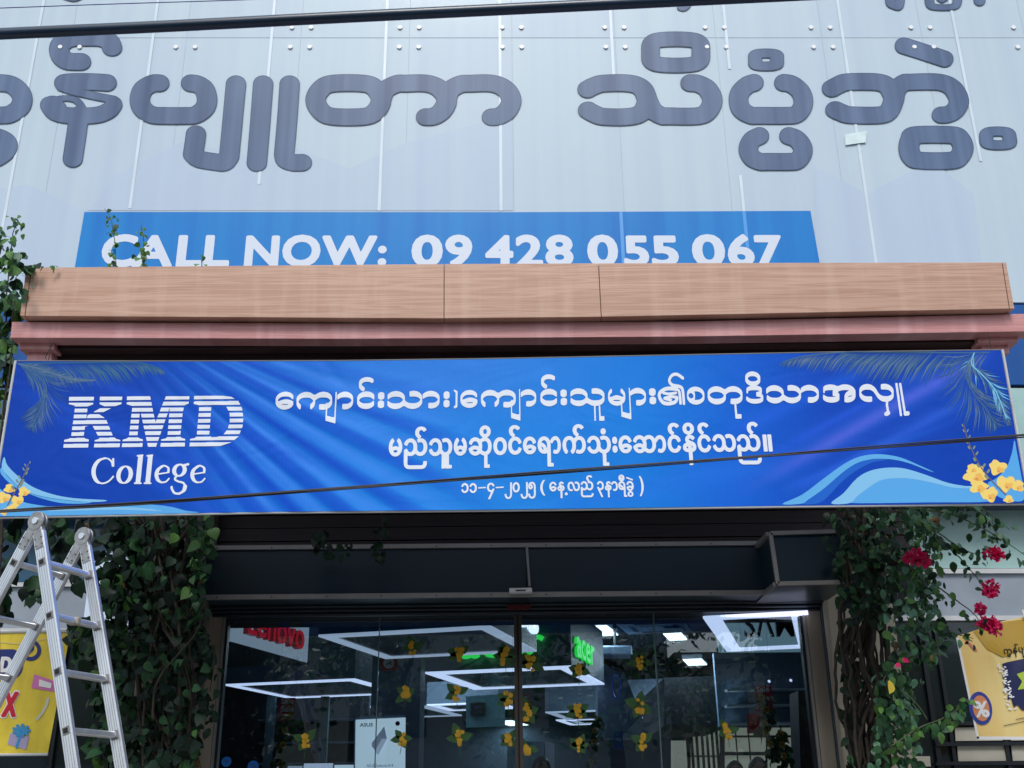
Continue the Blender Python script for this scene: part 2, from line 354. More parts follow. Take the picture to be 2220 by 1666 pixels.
class Art:
    def __init__(s): s.shapes = []; s.stripes = None
    def poly(s, loops, pen=(0, 0)):
        s.shapes.append(('p', [np.asarray(l, float) for l in loops], pen)); return s
    def heavy(s, ch, box, pen, slope=0):      # thin upright and thick level strokes
        s.glyph(ch, box, (0, pen[1]), True, slope); k, l, _ = s.shapes.pop(); s.shapes.append(('h', l, pen)); return s
    def stroke(s, pts, pen, smooth=0, closed=False):
        if smooth: pts = catmull(pts, smooth, closed)
        pts = [np.asarray(p, float) for p in pts]
        if closed: pts = pts + [pts[0]]
        s.shapes.append(('s', [np.array(pts)], pen)); return s
    def glyph(s, ch, box, pen=(0, 0), shear=True, slope=0):
        x0, y0, x1, y1 = box; px, py = pen; x0 += px; x1 -= px; y0 += py; y1 -= py
        L = glyph_loops(ch); a = np.vstack(L); mn = a.min(0); mx = a.max(0); out = []
        ym = (y0 + y1) / 2
        for l in L:
            x = x0 + (l[:, 0] - mn[0]) / max(1e-6, mx[0] - mn[0]) * (x1 - x0)
            y = y1 - (l[:, 1] - mn[1]) / max(1e-6, mx[1] - mn[1]) * (y1 - y0)
            if shear: x = lean(x, y, ym)
            y = y + slope * (x - (x0 + x1) / 2)
            out.append(np.stack([x, y], 1))
        s.shapes.append(('p', out, pen)); return s
    def mesh(s, step, mapf):
        ptsall = np.vstack([l for sh in s.shapes for l in sh[1]])
        pm = max([max(sh[2]) for sh in s.shapes]) + 2 * step
        x0, y0 = ptsall.min(0) - pm; x1, y1 = ptsall.max(0) + pm
        nx = int((x1 - x0) / step) + 2; ny = int((y1 - y0) / step) + 2
        F = np.full((ny, nx), -9.0)
        for kind, loops, pen in s.shapes:
            a = np.vstack(loops); rx, ry = max(pen[0], .0), max(pen[1], .0)
            if kind == 'h': ex, ey, rx, ry = rx, ry, 0, 0
            sx = rx if rx > 0 else 1.0; sy = ry if ry > 0 else 1.0
            mgx = rx + 2 * step + 3; mgy = (ey if kind == 'h' else ry) + 2 * step + 3
            i0 = max(0, int((a[:, 0].min() - mgx - x0) / step)); i1 = min(nx, int((a[:, 0].max() + mgx - x0) / step) + 2)
            j0 = max(0, int((a[:, 1].min() - mgy - y0) / step)); j1 = min(ny, int((a[:, 1].max() + mgy - y0) / step) + 2)
            gx = x0 + np.arange(i0, i1) * step; gy = y0 + np.arange(j0, j1) * step
            X, Y = np.meshgrid(gx, gy); D = np.full(X.shape, 1e9); ins = np.zeros(X.shape, bool)
            for l in loops:
                n = len(l); m = n if kind in 'ph' else n - 1
                for k in range(m):
                    p = l[k]; q = l[(k + 1) % n]
                    ax, ay = p[0] / sx, p[1] / sy; bx, by = q[0] / sx - ax, q[1] / sy - ay
                    L2 = bx * bx + by * by + 1e-12
                    ux = X / sx - ax; uy = Y / sy - ay
                    t = np.clip((ux * bx + uy * by) / L2, 0, 1)
                    np.minimum(D, (ux - t * bx) ** 2 + (uy - t * by) ** 2, out=D)
                    if kind in 'ph' and p[1] != q[1]:
                        c = ((p[1] > Y) != (q[1] > Y)) & (X < (q[0] - p[0]) * (Y - p[1]) / (q[1] - p[1]) + p[0])
                        ins ^= c
            D = np.sqrt(D)
            f = (1.0 if rx > 0 else 0.0) - D if kind == 's' else np.where(ins, D, -D) + (1.0 if rx > 0 else 0.0)
            if kind == 'h':
                kx = ex / step; ix = int(kx); fx = kx - ix
                def sh(a, n_, ax_): return np.roll(a, n_, ax_)
                def shf(a, k_, ax_):
                    b_ = int(math.floor(k_)); r_ = k_ - b_; return sh(a, b_, ax_) * (1 - r_) + sh(a, b_ + 1, ax_) * r_
                f = np.minimum(f, np.minimum(shf(f, kx, 1), shf(f, -kx, 1)))
                ky = ey / step; g_ = f
                for q_ in np.linspace(-ky, ky, 9): g_ = np.maximum(g_, shf(f, q_, 0))
                f = g_
            F[j0:j1, i0:i1] = np.maximum(F[j0:j1, i0:i1], f)
        if s.stripes is not None:
            X, Y = np.meshgrid(x0 + np.arange(nx) * step, y0 + np.arange(ny) * step); F = np.minimum(F, s.stripes(X, Y))
        I = F > 0; V = []; faces = []
        cnt = I[:-1, :-1].astype(int) + I[1:, :-1] + I[:-1, 1:] + I[1:, 1:]
        full = cnt == 4
        for j in range(ny - 1):
            row = full[j]; idx = np.flatnonzero(np.diff(np.concatenate([[0], row.astype(int), [0]])))
            for a, b in [(q_, min(q_ + 7, e_)) for s_, e_ in zip(idx[::2], idx[1::2]) for q_ in range(s_, e_, 7)]:
                k = len(V); V += [(x0 + a*step, y0 + j*step), (x0 + b*step, y0 + j*step), (x0 + b*step, y0 + (j+1)*step), (x0 + a*step, y0 + (j+1)*step)]
                faces.append((k + 3, k + 2, k + 1, k))
        for j, i in zip(*np.nonzero((cnt > 0) & (cnt < 4))):
            cs = [(i, j), (i + 1, j), (i + 1, j + 1), (i, j + 1)]; fv = [F[b, a] for a, b in cs]; pl = []
            for k in range(4):
                a, b = cs[k]; c, d = cs[(k + 1) % 4]; f0, f1 = fv[k], fv[(k + 1) % 4]
                if f0 > 0: pl.append((x0 + a * step, y0 + b * step))
                if (f0 > 0) != (f1 > 0):
                    t = f0 / (f0 - f1); pl.append((x0 + (a + t * (c - a)) * step, y0 + (b + t * (d - b)) * step))
            if len(pl) > 2:
                k = len(V); V += pl; faces.append(tuple(range(k + len(pl) - 1, k - 1, -1)))
        V = np.array(V); return mapf(V[:, 0], V[:, 1]), faces
    def build(s, name, mt, parent, mapf, step=1.0):
        v, f = s.mesh(step, mapf); return mesh_obj(name, v, f, mt, parent)
def flat(name, pts, mt, parent, mapf):                # one printed polygon
    p = np.array(pts, float); v = mapf(p[:, 0], p[:, 1])
    return mesh_obj(name, v, [list(range(len(pts) - 1, -1, -1))], mt, parent)
def text_solid(body, origin, ux, uy, height, ext, mt, parent, name='lettering', width=None, bold=0.0, mats=None):
    cu = bpy.data.curves.new('t', 'FONT'); cu.body = body; cu.size = 1; cu.resolution_u = 3; cu.extrude = .5; cu.offset = bold
    o = bpy.data.objects.new('t', cu); COL.objects.link(o); bpy.context.view_layer.update()
    me = o.evaluated_get(bpy.context.evaluated_depsgraph_get()).to_mesh()
    v = np.array([list(q.co) for q in me.vertices]); f = [list(p.vertices) for p in me.polygons]
    bpy.data.objects.remove(o)
    mn = v.min(0); mx = v.max(0); sc = height / (mx[1] - mn[1]); sx = sc if width is None else width / (mx[0] - mn[0])
    ux = np.asarray(ux, float); uy = np.asarray(uy, float); nz = np.cross(ux, uy)
    w = np.asarray(origin) + (v[:, :1] - mn[0]) * sx * ux + (v[:, 1:2] - mn[1]) * sc * uy + (v[:, 2:3] + .5) * ext * nz
    return mesh_obj(name, w, f, mt, parent)

# ================================================================== GROUND
def struct(name, b, m): return tag(b.build(name, m), kind='structure')
b = MB(); b.add([(-150, -150, 0), (150, -150, 0), (150, 150, 0), (-150, 150, 0)], [[0, 1, 2, 3]]); struct('road', b, M['asphalt'])
b = MB(); b.box((-40, 2.2, .004), (40, 8.35, .14)); struct('pavement', b, M['concrete'])
for k in range(-4, 5):
    pass
b = MB()
for k in range(-5, 6): b.add([(k*6-1.2, -5.6, .006), (k*6+1.2, -5.6, .006), (k*6+1.2, -5.45, .006), (k*6-1.2, -5.45, .006)], [[0, 1, 2, 3]])
struct('road_marking', b, M['road_paint'])
b = MB(); b.box((-3.3, 7.4, .14), (3.4, 8.35, .30)); b.box((-3.3, 7.75, .30), (3.4, 8.35, .45)); struct('entrance_steps', b, M['concrete'])
b = MB(); b.box((-9, 8.36, .40), (10, 26, .45)); struct('shop_floor', b, M['int_floor'])
# ================================================================== BUILDING
YF = 9.0
bld = empty('shop_building', (0, YF, 0), 'computer shop building behind the wooden canopy, film clad glass front above its glazed entrance', 'building')
def zof(x, y, Y): return float(P(x, y, Y)[2])
def xof(x, y, Y): return float(P(x, y, Y)[0])
def lq(xl, xr, yt, yb, ref=None):       # a rectangle on an upright wall, as its four corners in the view
    r = yt if ref is None else ref
    return [(lean(xl, yt, r), yt), (lean(xr, yt, r), yt), (lean(xr, yb, r), yb), (lean(xl, yb, r), yb)]
b = MB(); b.box((-9, 9.16, 4.2), (10, 9.4, 14)); b.box((-9, 9.16, .14), (-2.75, 9.4, 4.2)); b.box((3.0, 9.16, .14), (10, 9.4, 4.2)); b.build('back_wall', M['backing'], bld)
seams = [-345, -95, 153, 403, 651, 887, 1110, 1334, 1553, 1784, 2002, 2226, 2450]
for k in range(len(seams) - 1):
    for r, (yt, yb) in enumerate(((-260, 82), (84, 656))):
        qbox('glass_panel', lq(seams[k] + .6, seams[k+1] - .6, yt, yb, 100), YF, .05, M['film'] if (k * 7 + r) % 3 else M['film_b'], bld)
b = MB(); b.prism([P(x, y, YF + .0025) for x, y in lq(-340, 2440, -255, 652, 100)], (0, .03, 0)); b.build('joint_seal', M['seal'], bld)
for sx in seams[1:-1]:
    for y in (61, 103.5):
        for dx in (-21, 21):
            xx = lean(sx + dx, y, 100); c = P(xx, y, YF)
            b = MB(); b.disc(c, (0, -1, 0), .025, .005, 18, 1); b.disc(c + np.array([0, -.005, 0]), (0, -1, 0), .022, .010, 18, 0)
            b.build('bolt', None, bld, mats=[M['bolt'], M['bolt_ring']])
fmap = lambda off: (lambda x, y: P(x, y, YF - off))
for tx, y0, y1 in ((77, -200, 500), (329, -200, 452), (587, -200, 400), (836, -200, 457), (1084, -200, 457), (1327, -200, 170), (1577, -200, 150), (1577, 380, 600), (1830, -200, 655), (2078, -200, 350)):
    flat('tape_strip', lq(tx - 3.0, tx + 3.0, y0, y1, 100), M['film_tape'], bld, fmap(.006))
# pale slopes of the printed picture
for i, pl in enumerate(([(0, 656), (-60, 420), (60, 400), (183, 458), (183, 656)], [(190, 457), (250, 380), (396, 308), (600, 352), (640, 320), (756, 366), (880, 310), (1108, 250), (1112, 457)],
           [(1770, 656), (1765, 360), (1880, 420), (2020, 350), (2110, 420), (2140, 656)])):
    flat('printed_slope', pl, M['film_patch'], bld, fmap(.003))
flat('phone_panel', [(183, 460), (1110, 460.5), (1757, 457.5), (1757 + 34, 650), (150, 650)], M['film_blue'], bld, fmap(.0085))
for tx in (1327, 1577): flat('tape_strip', lq(tx - 3.4, tx + 3.4, 459, 650, 100), mat('tape_blue', (.05, .33, .8), .3, coat=.4), bld, fmap(.0095))
a = Art()
for ch, x0, x1, y0 in (('C', 220.5, 297, 508), ('A', 289, 376, 510), ('L', 384, 442, 510), ('L', 443, 499, 510), ('N', 531, 605, 511), ('O', 612, 695, 509), ('W', 697, 817, 511), (':', 819, 838, 533),
                   ('0', 892, 960, 509), ('9', 965, 1024, 509), ('4', 1052, 1113, 510), ('2', 1117, 1177, 509), ('8', 1182, 1243, 509), ('0', 1273, 1340, 509), ('5', 1352, 1407, 511), ('5', 1412, 1471, 511),
                   ('0', 1500, 1572, 508), ('6', 1577, 1635, 508), ('7', 1637, 1696, 510)):
    a.glyph(ch, (x0, y0, x1, 580 if ch != ':' else 577), (4.3, 3.8))
a.build('phone_lettering', M['film_white'], bld, fmap(.0105), 1.2)
flat('paper_sticker', [(1832, 292), (1879, 284), (1877, 309), (1833, 315)], mat('sticker', (.66, .82, .82), .4, var=.1, vscale=(9, 9, 9)), bld, fmap(.016))

def A1(x, y): return (x * .36150, y * .36150)
def A2(x, y): return (640 + x * .36150, y * .36150)
def A3(x, y): return (1200 + x / 3.950, y / 3.950)
def A4(x, y): return (1660 + x / 3.950, y / 3.950)
PEN = (22.3, 18.8)
big = Art()
def st(fn, pts, pen=PEN, sm=6, closed=False): big.stroke([fn(*p) for p in pts], pen, sm, closed)
# first letters, cut by the left edge of the view
st(A1, [(-160, 498), (0, 498), (70, 510), (118, 550), (134, 595), (118, 645), (60, 685), (0, 692), (-160, 692)])
st(A1, [(-120, 820), (-30, 820), (30, 845), (46, 880), (20, 920), (-40, 955), (-120, 960)])
# loop above and the letter under it
st(A1, [(672, 285), (655, 250), (600, 228), (500, 226), (420, 232), (362, 270), (360, 325), (400, 366), (485, 371)])
st(A1, [(640, 497), (560, 492), (440, 491), (385, 497)], (22, 18.6), 4)
st(A1, [(370, 525), (440, 548), (560, 575), (680, 598)], (12, 8.5), 4)
st(A1, [(682, 628), (650, 665), (570, 692), (420, 694), (330, 675), (292, 630)], (19, 18), 5)
st(A1, [(292, 630), (330, 600), (400, 590), (460, 605), (495, 650)], (9, 6.5), 6)
st(A1, [(290, 612), (320, 600), (360, 640)], (14, 9), 4)
st(A1, [(474, 690), (456, 820), (436, 952)], (22, 19), 3)
st(A1, [(955, 499), (915, 501), (858, 536), (838, 600), (858, 655), (915, 690), (990, 695), (1100, 695), (1170, 690), (1226, 650), (1242, 595), (1226, 536), (1185, 506), (1146, 499)])
st(A1, [(1175, 805), (1168, 860), (1158, 925)], sm=3); st(A1, [(1158, 925), (1195, 955), (1290, 972), (1345, 975), (1374, 940)], sm=4); st(A1, [(1374, 940), (1395, 720), (1415, 505)], sm=3)
st(A1, [(1578, 505), (1560, 740), (1540, 978)], sm=3)
st(A1, [(1737, 505), (1722, 720), (1704, 925)], sm=3); st(A1, [(1704, 925), (1715, 960), (1760, 976), (1810, 976)], sm=4)
st(A2, [(230, 501), (410, 501), (480, 530), (515, 600), (480, 670), (410, 700), (230, 700), (158, 670), (122, 600), (158, 530)], closed=True)
st(A2, [(515, 600), (540, 540), (610, 503), (660, 501), (790, 501), (870, 535), (909, 600), (880, 665), (830, 698), (785, 702)])
st(A2, [(909, 590), (930, 540), (990, 506), (1050, 501), (1180, 501), (1260, 535), (1296, 600), (1270, 665), (1220, 698), (1180, 703)])
st(A3, [(292, 765), (340, 740), (430, 715), (650, 715), (760, 760), (806, 860)]); st(A3, [(296, 945), (340, 970), (430, 1000), (650, 1000), (760, 960), (806, 860)])
st(A3, [(806, 860), (850, 945), (930, 993), (980, 995), (1230, 995), (1320, 955), (1361, 860), (1320, 765), (1240, 718), (1174, 711)])
st(A3, [(880, 348), (1210, 348), (1262, 448), (1210, 548), (880, 548), (832, 448)], (20.5, 16.5), 8, True)
st(A3, [(1745, 463), (1895, 463), (1914, 512), (1895, 562), (1745, 562), (1728, 512)], (15.5, 10.2), 8, True)
st(A3, [(1716, 709), (1660, 730), (1600, 790), (1585, 860), (1610, 940), (1690, 988), (1760, 991), (1990, 991), (2080, 980), (2130, 920), (2139, 850), (2110, 780), (2040, 722), (1974, 709)], (21.5, 18.8))
st(A3, [(1764, 1165), (1700, 1200), (1668, 1275), (1700, 1350), (1770, 1385), (1830, 1386), (2020, 1386), (2090, 1375), (2134, 1310), (2128, 1250), (2080, 1190), (2016, 1165)], (21.2, 19))
st(A4, [(568, 758), (620, 730), (700, 704), (950, 704), (1050, 745), (1101, 845)]); st(A4, [(598, 942), (650, 965), (730, 986), (980, 986), (1060, 945), (1101, 845)])
st(A4, [(1101, 845), (1120, 770), (1180, 712), (1240, 704), (1480, 704), (1600, 755), (1656, 865), (1620, 945), (1560, 980), (1508, 985)], (22, 18.2))
st(A4, [(1182, 392), (1350, 445), (1532, 505)], (19.5, 18), 3)
st(A4, [(1290, 1157), (1590, 1157), (1660, 1190), (1691, 1267), (1660, 1340), (1590, 1376), (1320, 1376), (1250, 1340), (1227, 1267), (1245, 1190)], (23, 19), 6, True)
st(A4, [(1910, 1132), (2060, 1132), (2090, 1185), (2075, 1237), (1915, 1237), (1890, 1185)], (15.5, 10.5), 6, True)
# feet of the upper line, cut by the top edge
st(A4, [(1065, -60), (1068, 20), (1100, 42), (1142, 46), (1152, -60)], (11, 9.5), 4); st(A4, [(1402, -60), (1404, 20), (1440, 60), (1600, 60), (1640, 20), (1640, -60)], (10.5, 7), 4)
st(A4, [(1480, -30), (1510, 2), (1550, -30)], (8, 6), 3); st(A4, [(1805, -40), (1815, 15), (1835, 28), (1852, 10), (1850, -40)], (8, 6), 4)
st(A3, [(1150, -60), (1148, 30), (1120, 65), (1092, 64)], (9, 7.5), 4); st(A1, [(388, -20), (440, -6), (480, -20)], (9, 6), 3)
big.build('company_lettering', M['film_edge'], bld, fmap(.0085), 1.5)
for i_, (k_, l_, p_) in enumerate(big.shapes): big.shapes[i_] = (k_, l_, (p_[0] - 1.5, p_[1] - 1.5))
big.build('company_lettering', M['film_ink'], bld, fmap(.0095), 1.5)

# lower wall: blue band, grey-green and grey panels either side of the entrance
for x0, x1 in ((-190, 480), (484, 1100), (1104, 1700), (1704, 2420)): qbox('band_panel', lq(x0, x1, 661, 834, 750), YF, .08, M['band_blue'], bld)
b = MB(); b.prism([P(x, y, YF + .04) for x, y in ((-190, 655), (2420, 655), (2420, 845), (-190, 845))], (0, .05, 0)); b.build('joint_backing', M['dark_gap'], bld)
qbox('wall_panel', [(1830, 842), (2420, 842), (2480, 1232), (1860, 1232)], YF, .08, M['grey_green'], bld)
qbox('wall_panel', [(1860, 1246), (2480, 1242), (2480, 1333), (1866, 1337)], YF, .08, M['grey_panel'], bld)
for y in (1239, 1341): qbox('trim_strip', [(1850, y - 5), (2480, y - 7), (2480, y + 3), (1850, y + 5)], YF - .03, .1, M['strip_white'], bld)
qbox('window_pane', [(-220, 842), (420, 842), (400, 1262), (-260, 1262)], YF, .04, M['window_blue'], bld)
for x in (10, 186): qbox('window_bar', lq(x - 4, x + 4, 842, 1262, 1000), YF - .03, .04, M['strip_white'], bld)
qbox('wall_panel', [(-260, 1276), (400, 1273), (396, 1360), (-260, 1363)], YF, .08, M['grey_panel'], bld)
for y in (1268, 1367): qbox('trim_strip', [(-260, y - 4), (430, y - 6), (430, y + 3), (-260, y + 5)], YF - .03, .1, M['strip_white'], bld)
# dark shop windows under the panels
b = MB(); b.box((xof(1866, 1400, YF), YF + .02, .5), (9.5, YF + .05, zof(2000, 1346, YF))); b.build('window_pane', M['window'], bld)
b = MB(); b.box((-9, YF + .02, .5), (xof(420, 1400, YF), YF + .05, zof(100, 1372, YF))); b.build('window_pane', M['window'], bld)
for x, w in ((2030, 5), (2064, 4), (2180, 4), (2330, 5)): qbox('window_bar', lq(x - w, x + w, 1346, 2300, 1600), YF - .02, .04, M['frame_dark'], bld)
for y in (1565, 1610, 1652): qbox('window_bar', [(2030, y), (2400, y - 3), (2400, y + 5), (2030, y + 8)], YF - .035, .04, M['frame_dark'], bld)
for c in ([(2070, 1578), (2172, 1577), (2176, 1606), (2072, 1607)], [(2075, 1617), (2176, 1615), (2182, 1650), (2078, 1651)], [(2190, 1577), (2320, 1575), (2326, 1604), (2192, 1606)], [(2192, 1615), (2330, 1613), (2336, 1648), (2196, 1650)], [(1950, 1640), (2016, 1640), (2018, 1662), (1950, 1662)]):
    qbox('window_blind', c, YF - .004, .01, M['int_beige'], bld)
for x in (130, 250): qbox('window_bar', lq(x - 3, x + 3, 1370, 2300, 1500), YF - .02, .04, M['frame_dark'], bld)
b = MB(); b.box((3.0, YF - .02, .14), (10, YF + .1, .5)); b.box((-9, YF - .02, .14), (-2.75, YF + .1, .5)); b.build('plinth', M['concrete'], bld)

M['cream_shaded'] = mat('cream_shaded', (.16, .14, .11), .75, var=.3, vscale=(5, 5, 1.2))  # cream darkened to stand for the shade on the left pillar
# pillars either side of the entrance
def pillar(x0, x1, yref, Y, z1, m):
    b = MB(); a = xof(x0, yref, Y); c = xof(x1, yref, Y); b.box((a, Y, .14), (c, 9.0, z1)); return bevel(b.build('pillar', M[m], bld), .015)
pillar(1812, 1962, 1500, 8.3, 3.38, 'cream'); pillar(290, 430, 1500, 8.3, 4.12, 'cream_shaded')
# header wall of brown boards over the entrance
zb0, zb1 = 3.40, 4.14
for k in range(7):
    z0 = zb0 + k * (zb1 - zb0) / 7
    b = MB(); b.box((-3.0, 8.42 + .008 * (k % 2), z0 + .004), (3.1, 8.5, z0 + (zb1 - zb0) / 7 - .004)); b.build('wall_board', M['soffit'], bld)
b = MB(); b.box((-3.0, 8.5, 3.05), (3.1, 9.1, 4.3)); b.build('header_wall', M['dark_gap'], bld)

# ================================================================== CANOPY
can = empty('wooden_canopy', (0, 6.35, 4.1), 'wood clad canopy with a deep fascia and stepped red brown slats over the entrance', 'canopy')
YC = 6.35
fas = [([(69, 580.5), (962.5, 572.5), (962, 691), (54.5, 685.5)]), ([(963.6, 572.5), (1297, 571), (1303, 687.6), (963.2, 690.8)]), ([(1298.2, 571), (2172, 569), (2188, 669.6), (1304.2, 687.4)])]
for c in fas: qbox('fascia_panel', c, YC, .085, M['wood'], can, .003)
qbox('fascia_end', [(57, 581), (68, 580), (53, 685), (43.5, 684)], YC + .006, .5, M['wood'], can)
qbox('fascia_end', [(2173.5, 569.5), (2181, 569.5), (2199, 669), (2189, 669)], YC + .006, .5, M['wood'], can)
def slat(c, Y, d, m, name='slat'): return bevel(qbox(name, c, Y, d, m, can), .003, 1)
qbox('fascia_back', [(75, 590), (2170, 580), (2190, 690), (60, 700)], YC + .09, .5, M['wood_shaded'], can)
slat([(26, 698), (740, 701), (1480, 697), (2240, 680), (2246, 719), (1480, 730.5), (740, 735.5), (22, 733)], YC + .066, .12, M['wood_pink'])
slat([(43, 738), (118, 738.5), (118, 757.5), (40, 757)], YC + .145, .12, M['wood_pink'], 'slat_end')  # slat ends in lighter wood, for the light reaching them from the side
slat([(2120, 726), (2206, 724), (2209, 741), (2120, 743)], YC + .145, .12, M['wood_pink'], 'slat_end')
slat([(118.5, 738.5), (2119.5, 726), (2119.5, 743), (118.5, 757.5)], YC + .20, .12, M['wood_shaded'])  # middle length in darker wood, the shade between slats painted in
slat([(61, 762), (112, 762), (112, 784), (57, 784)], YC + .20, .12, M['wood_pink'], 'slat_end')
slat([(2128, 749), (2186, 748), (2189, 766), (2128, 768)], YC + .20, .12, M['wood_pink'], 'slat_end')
slat([(112.5, 762), (2127.5, 749), (2127.5, 770), (112.5, 786)], YC + .30, .12, M['wood_shaded'])  # lowest slat, its middle darkened for shade in the same way
# body of the canopy and its soffit planks
zs = zof(1110, 778, YC + .35)
b = MB(); b.box((-2.95, YC + .42, zs + .03), (3.15, 8.98, 4.9)); b.build('canopy_core', M['wood_shaded'], can)
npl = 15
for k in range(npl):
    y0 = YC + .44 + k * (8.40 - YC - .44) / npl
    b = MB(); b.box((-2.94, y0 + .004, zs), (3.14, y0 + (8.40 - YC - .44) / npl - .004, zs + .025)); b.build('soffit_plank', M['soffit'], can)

# ================================================================== SIGN BOX OVER THE DOORS
sb = empty('header_sign_box', (0, 8.0, 3.1), 'dark blue blank sign box with pale aluminium edges above the glass doors', 'sign box')
YS = 8.0
def strip(px, Y, w, d=.03, m='alu_dull', parent=None):
    b = MB()
    for p, q in zip(px[:-1], px[1:]): b.bar(p, q, d, w, up=(0, 0, 1) if abs(p[2] - q[2]) < .2 else (0, 1, 0))
    return b.build('edge_trim', M[m], parent)
T = 1183; B_ = 1290
lx, rx = 440, 1666
def yl(x, y): return y - .0088 * (x - 1110)
qbox('sign_panel', [(lx + 5, yl(lx, T)), (1141, yl(1141, T)), (1141, yl(1141, B_)), (lx - 3, yl(lx, B_))], YS, .38, M['signbox'], sb)
qbox('sign_panel', [(1144, yl(1144, T)), (rx, yl(rx, T)), (rx, yl(rx, B_)), (1144, yl(1144, B_))], YS, .38, M['signbox'], sb)
# the deeper box at the right end
YN = 7.62
e0 = [(1669, 1158), (1835, 1153), (1850, 1263), (1685, 1267)]
b = MB(); fr = [P(x, y, YN) for x, y in e0]; b.prism(fr, (0, YS + .36 - YN, 0)); b.build('sign_return', M['signbox'], sb)
for p, q in ((0, 1), (1, 2), (2, 3), (3, 0)):
    b = MB(); b.bar(fr[p] - [0, .012, 0], fr[q] - [0, .012, 0], .028, .03, up=(0, -1, 0)); b.build('edge_trim', M['alu_dull'], sb)
for p in (0, 3):
    b = MB(); b.bar(fr[p] - [.012, 0, 0], fr[p] + np.array([-.012, YS - YN, 0]), .03, .028); b.build('edge_trim', M['alu_dull'], sb)
for (x0, x1, y) in ((lx + 4, 1664, T), (lx - 4, 1664, B_)):
    b = MB(); b.bar(P(x0, yl(x0, y), YS - .012), P(x1, yl(x1, y), YS - .012), .03, .03 if y == T else .034, up=(0, 0, 1)); b.build('edge_trim', M['alu_dull'], sb)
b = MB(); b.bar(P(lx + 5, yl(lx, T), YS - .012), P(lx - 4, yl(lx, B_), YS - .012), .02, .02, up=(0, -1, 0)); b.build('edge_trim', M['alu_dull'], sb)
for x_ in range(470, 1660, 119):
    for y_ in (T, B_): b = MB(); b.disc(P(x_, yl(x_, y_), YS - .027), (0, -1, 0), .0055, .003, 8); b.build('screw', M['frame_dark'], sb)
b = MB(); b.tube([P(1142, 1186, YS - .02), P(1148, 1272, YS - .02)], .010); b.build('conduit', M['alu_dull'], sb)
sen = empty('door_sensor', P(1128, 1282, YS - .06), 'small pale motion sensor bar at the middle of the sign box lower edge', 'sensor')
b = MB(); b.prism([P(x, y, YS - .10) for x, y in ((1104, 1275), (1153, 1274), (1154, 1284), (1104, 1285))], (0, .07, 0)); bevel(b.build('sensor_housing', M['strip_white'], sen), .006)
b = MB(); b.prism([P(x, y, YS - .104) for x, y in ((1118, 1279), (1140, 1278.7), (1140, 1281.5), (1118, 1282))], (0, .003, 0)); b.build('sensor_eye', M['hole'], sen)

# ================================================================== SHUTTER HOUSING, DOOR FRAME, GLASS
YD = 8.5
sh = empty('roller_shutter', (0, 8.2, 3.05), 'dark grey roller shutter curtain wound up above the glass doors', 'shutter')
ztop, zbot = zof(1110, 1296, 8.2), zof(1110, 1336, 8.46)
for k in range(4):
    Yk = 8.30 + .04 * k; zt = ztop + .01 - k * (ztop - zbot) / 4
    b = MB(); b.box((xof(452, 1310, 8.3), Yk, zt - (ztop - zbot) / 4), (xof(1790, 1310, 8.3), 8.49, zt)); bevel(b.build('shutter_slat', M['shutter'], sh), .012)
b = MB(); b.bar(P(448, 1306, 8.28), P(1790, 1292, 8.28), .012, .008); b.build('edge_trim', M['alu_dull'], sh)
b = MB(); b.box((xof(448, 1310, 8.2), 8.2, ztop - .01), (xof(1800, 1310, 8.2), 8.42, ztop + .06)); b.build('shutter_box', M['shutter'], sh)
qbox('maker_plate', [(1100, 1312), (1150, 1311), (1150, 1322), (1100, 1323)], 8.295, .006, M['plate'], sh)

dr = empty('glass_entrance', (0, YD, .45), 'wide frameless glass shopfront with a thin dark middle post', 'shopfront')
zl, zh = .45, zof(1110, 1336, YD) + .02
def vx(x, y=1500): return xof(x, y, YD)
js = [vx(480), vx(818), vx(1124), vx(1426), vx(1752)]
for k in range(4):
    b = MB(); b.box((js[k] + .004, YD, zl), (js[k+1] - .004, YD + .012, zh)); b.build('glass_pane', M['glass'], dr)
for k, w in ((1, .003), (3, .005)):
    b = MB(); b.box((js[k] - w, YD - .004, zl), (js[k] + w, YD + .016, zh)); b.build('glass_edge', M['glass_edge'], dr)
b = MB(); b.box((js[2] - .030, YD - .02, zl), (js[2] - .006, YD + .03, zh)); b.build('door_stile', M['frame_brown'], dr)
b = MB(); b.box((js[2] + .006, YD - .02, zl), (js[2] + .030, YD + .03, zh)); b.build('door_stile', M['frame_brown'], dr)
b = MB(); b.box((js[2] - .006, YD - .01, zl), (js[2] + .006, YD + .02, zh)); b.build('door_seal', M['hole'], dr)
def post(x0, x1, m, Y0, Y1, n='frame_post'):
    b = MB(); b.box((vx(x0), Y0, .3), (vx(x1), Y1, zh + .05)); return b.build(n, M[m], dr)
post(480, 485, 'frame_dark', YD - .03, YD + .04); post(474, 479, 'alu_dull', YD - .05, YD + .03); post(445, 473, 'jamb', YD - .06, YD + .10, 'jamb'); post(425, 444, 'frame_blue', YD - .12, YD + .10)
post(1748, 1753, 'frame_dark', YD - .03, YD + .04); post(1754, 1760, 'alu_dull', YD - .05, YD + .03); post(1761, 1792, 'jamb', YD - .06, YD + .10, 'jamb'); post(1793, 1809, 'frame_blue', YD - .10, YD + .10)

